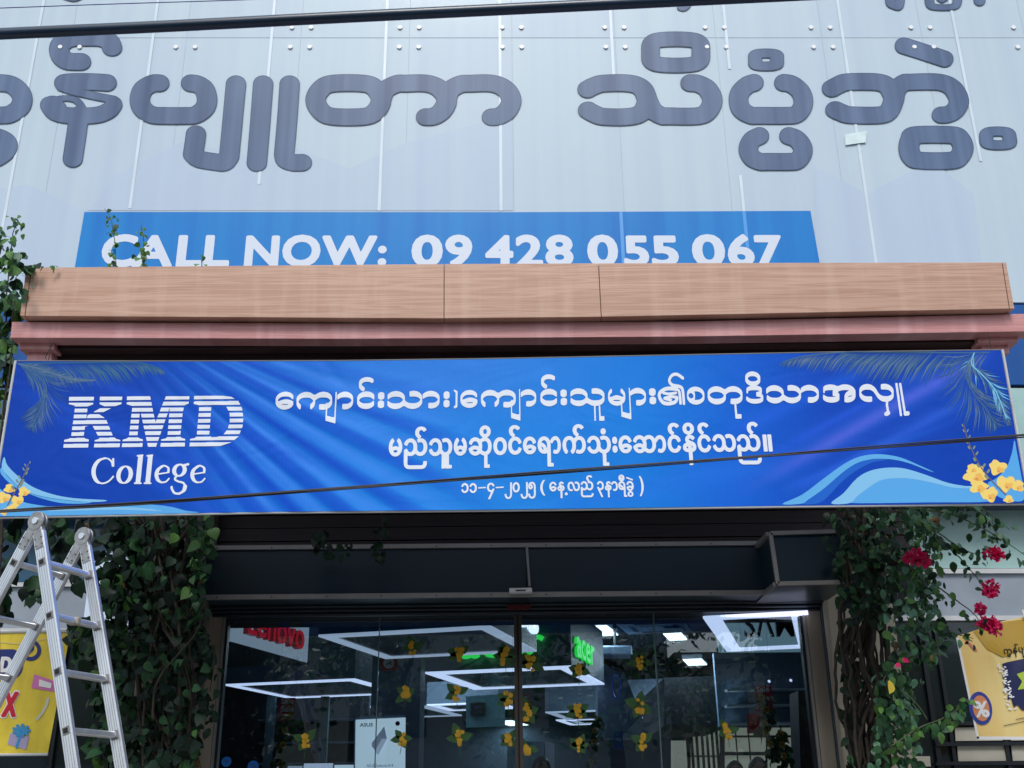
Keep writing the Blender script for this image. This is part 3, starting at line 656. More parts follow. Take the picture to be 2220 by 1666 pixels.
# ================================================================== SHOP INTERIOR
b = MB(); b.box((-9, 8.7, 3.95), (10, 26, 4.0)); struct('shop_ceiling', b, M['int_ceiling'])
b = MB(); b.box((-9, 25, .45), (10, 25.1, 3.95)); struct('shop_back_wall', b, M['int_wall'])
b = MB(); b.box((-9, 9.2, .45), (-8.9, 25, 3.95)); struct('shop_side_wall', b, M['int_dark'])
b = MB(); b.box((9.9, 9.2, .45), (10, 25, 3.95)); struct('shop_side_wall', b, M['int_wall'])
AI = R_(15.4)
DV = np.array([math.sin(AI), math.cos(AI), 0]); XV = np.array([math.cos(AI), -math.sin(AI), 0])
def hang_box(label, pA, z, w, d, hgt, m='box_grey', fw=.10, led='led', open_=False):
    """pA near-left bottom corner in the view, w along the front, d deep"""
    A = PZ(*pA, z) if not isinstance(pA, np.ndarray) else pA
    t = empty('hanging_light_box', A, label, 'light box', 'brand light boxes hanging from the shop ceiling')
    q = [A, A + XV * w, A + XV * w + DV * d, A + DV * d]
    if not open_: b = MB(); b.prism([p + [0, 0, .02] for p in q], (0, 0, hgt)); b.build('box_body', M[m], t)
    i = [A + XV * fw + DV * fw, A + XV * (w - fw) + DV * fw, A + XV * (w - fw) + DV * (d - fw), A + XV * fw + DV * (d - fw)]
    b = MB()
    for k in range(4): b.prism([q[k], q[(k+1) % 4], i[(k+1) % 4], i[k]], (0, 0, .018))
    b.build('light_frame', M[led], t)
    if not open_: b = MB(); b.prism([p + [0, 0, .008] for p in i], (0, 0, .01)); b.build('underside_panel', M['box_under'], t)
    for cx, cy in (((.03, .5), (.97, .5)) if open_ else ((.3, .5), (.7, .5))):
        b = MB(); c = A + XV * w * cx + DV * d * cy; b.tube([c + [0, 0, hgt], [c[0], c[1], 3.95]], .012, 6); b.build('drop_rod', M['frame_dark'], t)
    return t, A
def corner_dims(pA, pB, pD, z):
    A, B, D = PZ(*pA, z), PZ(*pB, z), PZ(*pD, z); return float((B - A) @ XV), float((D - A) @ DV)
ZB = 3.05
w, d = corner_dims((690, 1381), (1058, 1358), (810, 1425), ZB)
B2, C2_ = PZ(1058, 1358, ZB), PZ(1152, 1412, ZB); d = float((C2_ - B2) @ DV)
tA, A = hang_box('large teal hanging light box, white letters on its right face, nearest above the middle post', (690, 1381), ZB, w, d, .55, 'box_teal', .11, 'led_soft')
E_ = A + XV * (w + .004)
text_solid('US', E_ + DV * d * .42 + [0, 0, .14], DV, (0, 0, 1), .27, .03, M['sign_white'], tA, width=d * .56, bold=.03)
w, d = corner_dims((921, 1461), (1234, 1444), (1012, 1497), ZB)
tB, A = hang_box('grey hanging light box with green letters on its right face and a bright frame below', (921, 1461), ZB, w, d, .62, 'box_grey', .16)
text_solid('acer', A + XV * (w + .004) + DV * .15 + [0, 0, .13], DV, (0, 0, 1), .22, .03, M['sign_green'], tB, width=.95, bold=.01)
text_solid('acer', A + XV * .42 - DV * .035 + [0, 0, .13], XV, (0, 0, 1), .22, .03, M['sign_green'], tB, width=.95, bold=.01)
w, d = corner_dims((1524, 1341), (1800, 1330), (1570, 1414), 3.0)
tC, A = hang_box('hanging light box at the right with a broad lit frame, close behind the glass', (1524, 1341), 3.0, .79, d, .5, 'box_grey', .13, open_=True)
# wall sign with black letters behind it, its halo light given by the glowing board
text_y = 10.95
sg = empty('wall_sign', P(1600, 1370, text_y), 'pale wall sign with large black capital letters at the top right of the doorway', 'sign')
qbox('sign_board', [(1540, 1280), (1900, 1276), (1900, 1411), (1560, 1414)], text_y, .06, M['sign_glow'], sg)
o_ = P(1614, 1383, text_y - .05)
text_solid('S\u039bMSUNG', o_, (1, 0, 0), (0, 0, 1), .25, .04, M['sign_black'], sg, width=1.2, bold=.004)
tD, A = hang_box('thin lit hanging frame box at the left, under the white sign with red letters', (488, 1487), ZB, *corner_dims((488, 1487), (755, 1471), (606, 1516), ZB), .4, 'box_grey', .10, 'led')
tD2, A = hang_box('small lit hanging frame at the left of the pillar, far back', (700, 1538), ZB, 1.5, 1.9, .3, 'box_grey', .10, 'led_soft')
tE, A = hang_box('wide low hanging light box far back, right of the middle post', (1182, 1546), ZB, 2.2, 2.4, .42, 'box_grey', .12, 'led_soft')
tF, A = hang_box('slim lit hanging frame farthest back, over the dark shelves', (1205, 1563), ZB, 1.7, 1.1, .10, 'box_grey', .10, 'led')
tG, A = hang_box('lit hanging frame partly behind the grey pillar with a dark arrow', (925, 1530), ZB, 1.05, 1.0, .3, 'box_grey', .12, 'led')
# white box with red letters: its long side runs away from the glass
z0 = 3.05
pr = PZ(666, 1437, z0); ln = 2.6
tl = empty('hanging_light_box', pr, 'white hanging box with thick red letters at the top left of the doorway', 'light box', 'brand light boxes hanging from the shop ceiling')
q0 = pr - DV * ln
b = MB(); b.prism([q0, pr, pr + [0, 0, .62], q0 + [0, 0, .62]], -XV * .9); b.build('box_body', M['pale_glow'], tl)  # body made to glow in place of light falling on its face
def face_at(px):                        # distance along the face at which it is seen at this column
    return min(np.linspace(0, ln, 400), key=lambda t_: abs(project(q0 + DV * t_)[0] - px))
t0_, t1_ = face_at(524), face_at(646)
b = MB(); b.prism([q0 - [0, 0, .012], pr - [0, 0, .012], pr - [0, 0, .012] - XV * .9, q0 - [0, 0, .012] - XV * .9], (0, 0, .01)); b.build('underside_panel', M['box_under'], tl)
text_solid('Lenovo', q0 + DV * t0_ + XV * .005 + [0, 0, .09], DV, (0, 0, 1), .27, .05, M['sign_red'], tl, width=t1_ - t0_, bold=.012)
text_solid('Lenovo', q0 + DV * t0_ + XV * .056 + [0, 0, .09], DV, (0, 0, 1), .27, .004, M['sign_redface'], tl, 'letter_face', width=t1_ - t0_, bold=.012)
# ceiling lights, cassette, projector
def ceil_light(x, y, z, s1, s2, lab, pw=32):
    c = PZ(x, y, z); t = empty('ceiling_light', c, lab, 'ceiling light', 'square lights hanging under the shop ceiling')
    q = [c - XV * s1/2 - DV * s2/2, c + XV * s1/2 - DV * s2/2, c + XV * s1/2 + DV * s2/2, c - XV * s1/2 + DV * s2/2]
    b = MB(); b.prism([p + [0, 0, .01] for p in q], (0, 0, .06)); b.build('lamp_frame', M['box_white'], t)
    b = MB(); i = [c + (p - c) * .94 for p in q]; b.prism(i, (0, 0, .008)); b.build('diffuser', M['panel_light'], t)
    L_ = bpy.data.lights.new('lamp', 'AREA'); L_.shape = 'RECTANGLE'; L_.size = s1; L_.size_y = s2; L_.energy = pw; L_.color = (.80, .90, 1); L_.spread = math.pi
    lo_ = bpy.data.objects.new('lamp', L_); COL.objects.link(lo_); lo_.parent = t; lo_.location = (0, 0, -.03)
ceil_light(1464, 1382, 3.7, .24, .62, 'square white ceiling light nearest the glass, beside the air conditioner')
ceil_light(1507, 1437, 3.6, .28, .72, 'square white ceiling light in front of the black dropped ceiling')
ceil_light(1474, 1594, 3.25, .34, 1.3, 'small white ceiling light low at the back, left of the barred windows', 8)
ceil_light(1690, 1596, 3.3, .40, 1.5, 'small white ceiling light low at the back right over the counter', 8)
ceil_light(1108, 1569, 3.4, .45, 1.4, 'bright slanting ceiling light just left of the middle post', 4)
ceil_light(560, 1395, 3.85, .5, .9, 'added fill light over the left lit frame, beside the white box with red letters')  # this and the next two are unseen lamps added as fill
ceil_light(905, 1378, 3.85, .6, .6, 'unseen fill light above the teal light box, hidden by it')
ceil_light(1290, 1370, 3.85, .5, .9, 'added fill light right of the teal light box, above the green letters')
ac = empty('air_conditioner', PZ(1420, 1362, 3.8), 'pale ceiling cassette air conditioner near the top right of the glass', 'air conditioner')
c = PZ(1420, 1362, 3.8); s = .42
q = [c - XV*s - DV*s*1.1, c + XV*s - DV*s*1.1, c + XV*s + DV*s*1.1, c - XV*s + DV*s*1.1]
b = MB(); b.prism(q, (0, 0, .05)); b.build('cassette_frame', M['int_wall'], ac)
for k in (-1, 1):
    b = MB(); b.prism([c + XV*s*.65*k + DV*s*.5*j + XV*.03*i + [0, 0, -.004] for i, j in ((-1, -1), (1, -1), (1, 1), (-1, 1))], (0, 0, .004)); b.build('air_slot', M['int_dark'], ac)
    b = MB(); b.prism([c + DV*s*.8*k + XV*s*.5*j + DV*.04*i + [0, 0, -.004] for i, j in ((-1, -1), (1, -1), (1, 1), (-1, 1))], (0, 0, .004)); b.build('air_slot', M['int_dark'], ac)
b = MB(); b.prism([c + XV*s*.35*i + DV*s*.4*j + [0, 0, -.006] for i, j in ((-1, -1), (1, -1), (1, 1), (-1, 1))], (0, 0, .006)); b.build('intake_grille', M['box_grey'], ac)
pj = empty('projector', PZ(1335, 1425, 3.5), 'grey projector hanging on a short rod from the shop ceiling', 'projector')
c = PZ(1335, 1425, 3.5); b = MB(); b.box(c - [.2, .2, .0], c + [.2, .2, .12]); bevel(b.build('projector_body', M['box_grey'], pj), .02)
b = MB(); b.tube([c + [0, 0, .12], [c[0], c[1], 3.95]], .02); b.build('mount_rod', M['frame_dark'], pj)

# pillars, walls and furniture inside
def inner(name, lab, cat, corners, Y, depth, m, zfloor=True, grp=None):
    t = empty(name, (float(P(*corners[0], Y)[0]), Y, .45), lab, cat, grp)
    x0 = xof(*corners[0], Y); x1 = xof(*corners[1], Y); z1 = zof(*corners[0], Y); z0_ = .45 if zfloor else zof(*corners[2], Y)
    return t, (x0, x1, z0_, z1)
t, (x0, x1, a, z1) = inner('column', 'grey square column inside the doors with a red camera notice', 'column', [(812, 1300), (915, 1300)], 11.4, .5, 'int_wall')
b = MB(); b.box((x0, 11.4, .45), (x1, 12.0, 3.95)); bevel(b.build('column_shaft', M['box_grey'], t), .01)
qs = [(826, 1423), (861, 1422), (861, 1453), (826, 1454)]
nt = empty('camera_notice', P(843, 1438, 11.38), 'small red square camera notice on the grey inner column', 'notice')
qbox('notice_card', qs, 11.385, .012, M['maroon'], nt)
b = MB(); b.disc(P(843, 1438, 11.384), (0, -1, 0), .055, .002, 20); b.build('notice_roundel', M['card_white'], nt)
b = MB(); b.bar(P(836, 1443, 11.380), P(848, 1435, 11.380), .02, .006, up=(0, 0, 1)); b.bar(P(845, 1438, 11.380), P(850, 1442, 11.380), .02, .005, up=(0, 0, 1)); b.build('camera_mark', M['sign_black'], nt)
text_solid('CCTV', P(832, 1463, 11.392), (1, 0, 0), (0, 0, 1), .026, .003, M['sign_black'], nt, width=.08)
t = empty('poster_light_box', P(820, 1620, 11.0), 'glowing white poster box showing a folded laptop, beside the inner column', 'light box')
qbox('box_case', [(768, 1552), (876, 1549), (880, 1900), (764, 1900)], 11.02, .14, M['box_grey'], t)
qbox('poster_face', [(771, 1561), (879, 1556), (877, 1880), (767, 1880)], 11.0, .015, M['screen'], t)
text_solid('ASUS', P(780, 1576, 10.992), (1, 0, 0), (0, 0, 1), .034, .004, M['sign_black'], t, width=.125, bold=.02)
pm = lambda x, y: P(x, y, 10.994)
flat('laptop_picture', [(806, 1611), (833, 1575), (839, 1602), (820, 1638), (806, 1618)], emis('lp1', (.30, .36, .50), .35), t, pm)
flat('laptop_picture', [(812, 1630), (828, 1602), (839, 1602), (820, 1638)], emis('lp2', (.52, .58, .74), .5), t, lambda x, y: P(x, y, 10.990))
b = MB(); b.disc(P(862, 1569, 10.992), (0, -1, 0), .022, .003, 20); b.build('round_badge', M['sign_black'], t)
text_solid('ASUS Zenbook A14', P(795, 1664, 10.992), (1, 0, 0), (0, 0, 1), .03, .003, M['box_grey'], t, width=.25)

def card(lab, c, Y, lines, cat='notice', m='maroon', grp='red sale cards hanging inside the glass'):
    t = empty('sale_card', P((c[0][0] + c[1][0]) / 2, c[0][1], Y), lab, cat, grp)
    qbox('card', c, Y, .01, M[m], t)
    n = len(lines)
    for k, s in enumerate(lines):
        yy = c[0][1] + (c[3][1] - c[0][1]) * (k + .75) / n
        text_solid(s, P(c[0][0] + 4, yy, Y - .004), (1, 0, 0), (0, 0, 1), .042, .003, M['card_white'], t, width=.098 if len(s) == 4 else .08, bold=.012)
    b = MB()
    for i in (0, 1): pt = P(*c[i], Y + .005); b.tube([pt, [pt[0], pt[1], 3.95]], .0007, 4)
    b.build('hanging_string', M['rope'], t)
    return t
card('red sale card hanging at the left behind the doors, above the garland', [(605, 1514), (640, 1513), (638, 1563), (600, 1565)], 8.66, ['Sale', 'Sale', 'Sale'])
card('red sale card hanging just right of the middle post', [(1112, 1506), (1148, 1505), (1146, 1555), (1112, 1556)], 8.72, ['Sale', 'Sale', 'Sale'])
card('red sale card hanging at the right, the brightest and most legible', [(1636, 1488), (1672, 1487), (1676, 1541), (1640, 1542)], 8.66, ['Sale', 'Sale', 'Sale'])
t = card('plain maroon card with a faint scribble, below the right sale card', [(1620, 1547), (1649, 1548), (1645, 1591), (1620, 1590)], 8.75, [])
# back of the shop
t = empty('partition_wall', P(1700, 1500, 14.0), 'pale blue grey partition with shelves at the right inside the shop', 'wall')
qbox('partition_board', [(1547, 1416), (2000, 1410), (2020, 1570), (1560, 1575)], 14.0, .1, M['box_grey'], t)
for y in (1494, 1528, 1567): qbox('shelf', [(1575, y), (1950, y - 5), (1950, y), (1578, y + 4)], 13.8, .2, M['box_white'], t)
for x, y in ((1667, 1477), (1714, 1475)):
    b = MB(); b.disc(P(x, y, 13.9), (0, -1, -.4), .016, .02, 10); b.build('downlight', M['led'], t)
t = empty('dropped_ceiling', P(1500, 1490, 12.5), 'black dropped ceiling block behind the square lights', 'ceiling block')
qbox('block', [(1440, 1470), (1548, 1466), (1600, 1567), (1440, 1576)], 14.3, 2.5, M['int_dark'], t)
t = empty('back_windows', P(1600, 1620, 20.0), 'pale barred windows at the back right of the shop', 'window')
YB = 20.0
for x0, x1, y0, y1 in ((1455, 1490, 1606, 1760), (1498, 1560, 1584, 1638), (1498, 1560, 1642, 1760), (1572, 1660, 1578, 1630), (1572, 1660, 1634, 1760), (1665, 1765, 1578, 1630), (1665, 1765, 1636, 1760)):
    qbox('window_pane', [(x0, y0), (x1, y0), (x1, y1), (x0, y1)], YB, .03, M['window_light'], t)
for x in (1493, 1503, 1514, 1526, 1537, 1548, 1558, 1568): qbox('window_bar', lq(x - 2.5, x + 2.5, 1575, 1760, 1650), YB - .1, .05, M['int_dark'], t)
for x in (1600, 1628, 1700): qbox('window_bar', lq(x - 1, x + 1, 1575, 1760, 1650), YB - .1, .05, M['int_dark'], t)
for y in (1597, 1636): qbox('window_bar', [(1560, y - 2), (1770, y - 3), (1770, y + 2), (1560, y + 2)], YB - .15, .05, M['int_dark'], t)
t = empty('display_counter', P(1150, 1650, 12.6), 'pale blue display counter top behind the middle post', 'counter')
qbox('counter_side', [(1100, 1609), (1180, 1607), (1182, 1800), (1096, 1800)], 12.6, .6, mat('pale_blue', (.25, .42, .5), .4), t)
qbox('counter_glow', [(1182, 1607), (1202, 1613), (1203, 1800), (1182, 1800)], 12.6, .5, M['box_white'], t)
t = empty('notice_plate', P(1040, 1540, 15), 'dark wall board with black capitals seen below the green letters', 'sign')
qbox('board', [(1010, 1510), (1095, 1505), (1095, 1575), (1010, 1578)], 15, .05, M['box_teal'], t)
text_solid('EI', P(1020, 1553, 14.99), (1, 0, 0), (0, 0, 1), .17, .01, M['sign_black'], t, width=.2, bold=.05)
t = empty('monitor_sign', P(563, 1655, 10.2), 'two small round blue logo discs low at the left inside the glass', 'sign')
for x, y, r in ((491, 1652, .042), (549, 1662, .048)):
    b = MB(); b.disc(P(x, y, 10.2), (0, -1, 0), r, .01, 24); b.build('logo_disc', emis('hp_blue', (.03, .16, .55), .25), t)
    text_solid('hp', P(x - 6, y + 5, 10.19), (1, 0, 0), (0, 0, 1), .045, .003, M['card_white'], t, width=.05)
t = empty('shelf_wall', P(560, 1600, 13), 'dark display shelf wall at the left inside the shop', 'shelf')
qbox('back_board', [(440, 1500), (800, 1495), (800, 1800), (440, 1800)], 15.0, .1, M['int_dark'], t)
for y in (1560, 1610, 1655): qbox('shelf', [(560, y), (790, y - 3), (790, y), (560, y + 3)], 14.7, .3, M['box_grey'], t)
for x in (582, 700): qbox('upright', lq(x - 9, x + 9, 1510, 1800, 1600), 14.6, .1, M['box_teal'], t)
t = empty('blue_display', P(1345, 1640, 13), 'small blue lit display on the dark column right of the middle post', 'screen')
qbox('display_case', [(1331, 1586), (1350, 1585), (1350, 1624), (1331, 1625)], 13, .05, mat('dell_blue', (.02, .09, .35), .4), t)
text_solid('DELL', P(1334, 1606, 12.99), (1, 0, 0), (0, 0, 1), .03, .003, M['card_white'], t, width=.07)
t = empty('brand_disc', P(1336, 1485, 13.5), 'thin blue oval logo on the grey box right of the green letters', 'sign')
b = MB(); c = P(1336, 1488, 13.5); b.tube([c + XV*.05*math.cos(a_) + np.array([0, 0, .14*math.sin(a_)]) for a_ in np.linspace(0, 2*math.pi, 25)], .009, 5); b.build('oval_ring', emis('ring_blue', (.02, .07, .45), .12), t)
t = empty('side_box', P(1330, 1450, 13.6), 'dark blue grey hanging block at the right of the green lettered box', 'light box')
qbox('block', [(1296, 1432), (1356, 1465), (1410, 1600), (1296, 1600)], 13.7, .4, M['box_grey'], t)
t = empty('loudspeaker', P(1745, 1560, 9.3), 'tall black cabinet just inside the right door jamb', 'cabinet')
qbox('cabinet', [(1730, 1498), (1762, 1497), (1768, 1900), (1744, 1900)], 9.3, .3, M['int_dark'], t)
t = empty('balloon', P(1726, 1637, 10.5), 'round green balloon at the bottom right inside the doors', 'balloon')
bmv = []; bmf = []
n1, n2 = 12, 18; c = P(1726, 1637, 10.5)
for i in range(n1 + 1):
    for j in range(n2):
        th = math.pi * i / n1; ph = 2 * math.pi * j / n2; r = .072 * (1 + .12 * (math.cos(th) < 0) * math.cos(th) ** 2)
        bmv.append(c + np.array([r*math.sin(th)*math.cos(ph), r*math.sin(th)*math.sin(ph), r*math.cos(th)]))
for i in range(n1):
    for j in range(n2): bmf.append([i*n2+j, i*n2+(j+1)%n2, (i+1)*n2+(j+1)%n2, (i+1)*n2+j])
mesh_obj('balloon_skin', bmv, bmf, M['green_paint'], t, True)
b = MB(); b.tube([c - [0, 0, .08], c - [.02, 0, .4], c - [0, 0, .9]], .003, 5); b.build('balloon_string', M['rope'], t)

def laptop(x, y, Y, lab, scr):
    c = P(x, y, Y); t = empty('display_laptop', c, lab, 'laptop', 'laptops on show inside the shop')
    b = MB(); b.box(c + np.array([-.16, -.10, -.02]), c + np.array([.16, .12, 0])); b.build('keyboard_base', M['box_grey'], t)
    b = MB(); b.prism([c + np.array(p) for p in ((-.16, .12, 0), (.16, .12, 0), (.16, .18, .21), (-.16, .18, .21))], (0, .01, 0)); b.build('lid', M['int_dark'], t)
    b = MB(); b.prism([c + np.array(p) for p in ((-.148, .119, .012), (.148, .119, .012), (.148, .176, .2), (-.148, .176, .2))], (0, .001, 0)); b.build('screen', M[scr], t)
laptop(682, 1700, 11.5, 'open laptop with a pale lilac screen low inside the glass, left of the poster box', 'led_soft')
laptop(735, 1702, 11.9, 'open laptop with a bright screen low inside the glass, touching the poster box edge', 'screen')
laptop(620, 1704, 12.0, 'open laptop low inside the glass, below the left sale card', 'pale_glow')
t = empty('display_table', P(680, 1712, 11.8), 'long grey display table under the laptops at the left', 'table')
qbox('table_top', [(560, 1706), (760, 1706), (760, 1716), (560, 1716)], 11.3, .9, M['box_white'], t)
for x in (570, 750): qbox('table_leg', [(x - 5, 1718), (x + 5, 1718), (x + 5, 1990), (x - 5, 1990)], 11.4, .06, M['int_dark'], t)
# ================================================================== BLUE BANNER
YBN = 6.15
ban = empty('college_banner', P(1100, 1100, YBN), 'long blue printed banner with striped white logo and three lines of script', 'banner')
_tx = [-60, 36, 370, 740, 1100, 1480, 1800, 2170, 2300]; _ty = [784.5, 784, 784.5, 783.5, 778.5, 771, 765, 760, 758]
_bx = [-60, -18, 580, 1090, 1620, 2229, 2300]; _by = [1121.5, 1121, 1110, 1105, 1098, 1091, 1090]
def wav(x, y):
    x = np.asarray(x, float); y = np.asarray(y, float)
    th = np.degrees(np.arctan2(y - 640, x - 180))
    w = .0022 * np.sin(th / 5.8 * 2 * np.pi) * np.exp(-((x - 700) / 330.0) ** 2) * np.clip((y - 785) / 60, 0, 1)
    w += .0016 * np.sin(x / 95.0 + y / 160.0) * np.exp(-((y - 800) / 90.0) ** 2) + .003 * np.sin(x / 210.0 + .7 * np.sin(y / 90.0))
    w += .0030 * np.exp(-((x - 1180 - (y - 780) * .6) / 26.0) ** 2) * np.exp(-((y - 785) / 45.0) ** 2)
    w += .0045 * np.exp(-((x - 700 - (y - 780) * .8) / 16.0) ** 2) * np.exp(-((y - 785) / 60.0) ** 2)
    return w
def bmap(off): return lambda x, y: P(np.asarray(x, float), np.asarray(y, float), YBN - off * .22 + wav(x, y))
# P with an array of distances
def P(x, y, Y):
    d = rays(x, y)
    if np.ndim(x): return CAMP + d * (np.asarray(Y) / d[..., 1])[..., None]
    return CAMP + d * (float(Y) / d[1])
nu, nv = 860, 130
U, V_ = np.meshgrid(np.linspace(0, 1, nu), np.linspace(0, 1, nv))
XT = 36 + U * (2170 - 36); XB = -18 + U * (2229 + 18)
YT = np.interp(XT, _tx, _ty); YBt = np.interp(XB, _bx, _by)
GX = XT + (XB - XT) * V_; GY = YT + (YBt - YT) * V_
vv = bmap(0)(GX.ravel(), GY.ravel())
idx = np.arange(nu * nv).reshape(nv, nu)
ff = np.stack([idx[:-1, :-1], idx[1:, :-1], idx[1:, 1:], idx[:-1, 1:]], -1).reshape(-1, 4)
def banner_art(x, y):
    ax = [0, 300, 560, 800, 1100, 1400, 1600, 1800, 2229]
    cols = np.array([(4, 62, 168), (5, 66, 174), (12, 98, 202), (26, 124, 218), (28, 130, 220), (16, 122, 216), (9, 96, 206), (6, 70, 182), (4, 62, 170)], float)
    c = np.stack([np.interp(x, ax, cols[:, k]) for k in range(3)], -1)
    th = np.degrees(np.arctan2(y - 640, x - 180)); r = np.hypot(y - 640, x - 180)
    s = np.sin((th - 21.8) / 5.9 * 2 * np.pi - np.pi / 2 + .35 * np.sin(r / 120.0))
    s = np.sign(s) * np.abs(s) ** .7
    win = np.exp(-((x - 690) / 300.0) ** 4) * np.clip((th - 12) / 8, 0, 1) * np.clip((60 - th) / 12, 0, 1)
    fine = .35 * np.sin((th) / 2.3 * 2 * np.pi) * np.exp(-((r - 420) / 240.0) ** 2)
    a = (s * .9 + fine) * win
    lt = np.array([70, 138, 236.]); dk = np.array([6, 72, 196.])
    c = np.where((a > 0)[..., None], c + (lt - c) * (a * .62)[..., None], c + (dk - c) * (-a * .75)[..., None])
    top = np.exp(-((x - 950) / 330.0) ** 2) * np.exp(-((y - 800) / 110.0) ** 2)
    c = c + (np.array([66, 128, 226.]) - c) * (top * .55)[..., None]
    def beam(p, q, w, col, k, c):
        dx, dy = q[0] - p[0], q[1] - p[1]; L = math.hypot(dx, dy); t = ((x - p[0]) * dx + (y - p[1]) * dy) / L / L
        d = ((x - p[0]) * dy - (y - p[1]) * dx) / L
        g = np.exp(-(d / w) ** 2) * np.clip(t * 5 + .6, 0, 1) * np.clip((1.12 - t) * 2.2, 0, 1) * k
        return c + (np.array(col, float) - c) * g[..., None]
    c = beam((2110, 785), (1640, 1050), 15, (96, 104, 216), .75, c); c = beam((2110, 790), (1500, 1100), 34, (60, 100, 220), .3, c)
    c = beam((2090, 870), (1700, 1080), 13, (58, 104, 222), .55, c); c = beam((1880, 800), (1540, 960), 16, (30, 96, 218), .6, c)
    c = beam((2040, 790), (1640, 1000), 9, (34, 88, 215), .6, c); c = beam((1700, 1060), (2100, 900), 8, (40, 100, 220), .4, c)
    c = beam((1640, 1010), (1200, 1100), 26, (34, 112, 222), .5, c)
    for k, (x0, y0) in enumerate(((140, 800), (60, 850), (110, 900), (200, 980))): c = beam((x0, y0), (x0 + 560, y0 + 210 + 20 * k), 12, (30, 84, 206), .5, c)
    c += ((np.sin(x * .9) * 1.6) + rng.normal(0, 1.0, x.shape))[..., None]
    return np.clip(s2l(np.clip(c, 0, 255)) * 1.14, 0, .95)
o = mesh_obj('banner_sheet', vv, ff, print_mat('banner_print', .5, 0, 60), ban, True)
ca = o.data.color_attributes.new('artwork', 'FLOAT_COLOR', 'POINT')
cc = banner_art(GX.ravel(), GY.ravel()); ca.data.foreach_set('color', np.concatenate([cc, np.ones((len(cc), 1))], 1).ravel())
# painted shapes of the print
def pm_(name, rgb, k=1.05, rough=.5): return mat(name, tuple(s2l(rgb) * k), rough, spec=.3)
inkw = pm_('ink_white', (236, 242, 252), 1.0)
def C3(x, y): return (1560 + x * .2984, 760 + y * .2984)
def C4(x, y): return (x * .2713, 760 + y * .2713)
def shape(fn, pts, m, off, sm=4, name='printed_wave'):
    q = catmull([fn(*p) for p in pts], sm, True); q = [(float(a), float(c)) for a, c in q]
    a = Art().poly([np.array(q)]); return a.build(name, m, ban, bmap(off), 2.0)
w1, w2, w3, w4 = pm_('wave_light', (96, 178, 236)), pm_('wave_mid', (10, 100, 205)), pm_('wave_pale', (134, 198, 240)), pm_('wave_sky', (88, 172, 236))
shape(C3, [(595, 1112), (700, 1045), (860, 905), (1000, 812), (1100, 786), (1230, 786), (1180, 802), (1100, 818), (980, 882), (880, 962), (800, 1050), (715, 1112)], w2, .003)
shape(C3, [(455, 1116), (600, 1048), (760, 928), (900, 828), (1000, 778), (1100, 757), (1200, 757), (1320, 780), (1450, 835), (1575, 892), (1500, 868), (1400, 828), (1300, 800), (1200, 788), (1100, 791), (1000, 818), (900, 882), (760, 1002), (650, 1080), (595, 1114)], w1, .004)
shape(C3, [(935, 1108), (1000, 1058), (1080, 998), (1170, 942), (1280, 926), (1400, 932), (1550, 962), (1700, 997), (1850, 1000), (1910, 1040), (1960, 1098), (1500, 1105)], w4, .003)
shape(C3, [(810, 1112), (900, 1038), (1000, 928), (1100, 873), (1230, 852), (1350, 860), (1500, 905), (1650, 960), (1780, 985), (1835, 986), (1850, 1001), (1700, 998), (1550, 963), (1400, 934), (1280, 929), (1170, 945), (1080, 1000), (1000, 1060), (945, 1110)], w3, .0045)
shape(C3, [(2142, 650), (2125, 740), (2085, 850), (2010, 930), (1950, 965), (1990, 1040), (2100, 1090), (2215, 1080), (2190, 900), (2160, 740)], w4, .003)
shape(C4, [(34, 850), (60, 920), (150, 1010), (260, 1090), (420, 1150), (600, 1182), (862, 1198), (760, 1212), (560, 1200), (330, 1165), (180, 1110), (60, 1000), (14, 930)], w3, .004)
shape(C4, [(14, 935), (60, 1005), (180, 1112), (330, 1168), (560, 1203), (740, 1214), (620, 1226), (440, 1212), (240, 1150), (100, 1080), (6, 985)], w1, .0035)
shape(C4, [(-50, 1090), (60, 1150), (180, 1210), (330, 1240), (420, 1248), (250, 1262), (120, 1270), (-60, 1275)], w1, .004)
shape(C4, [(-60, 1290), (250, 1250), (600, 1246), (860, 1238), (1100, 1228), (1330, 1244), (1480, 1280), (1565, 1299), (900, 1312), (-60, 1325)], w4, .004)
shape(C4, [(350, 1285), (600, 1262), (900, 1252), (1150, 1262), (1300, 1285), (1000, 1275), (700, 1278)], w3, .005)
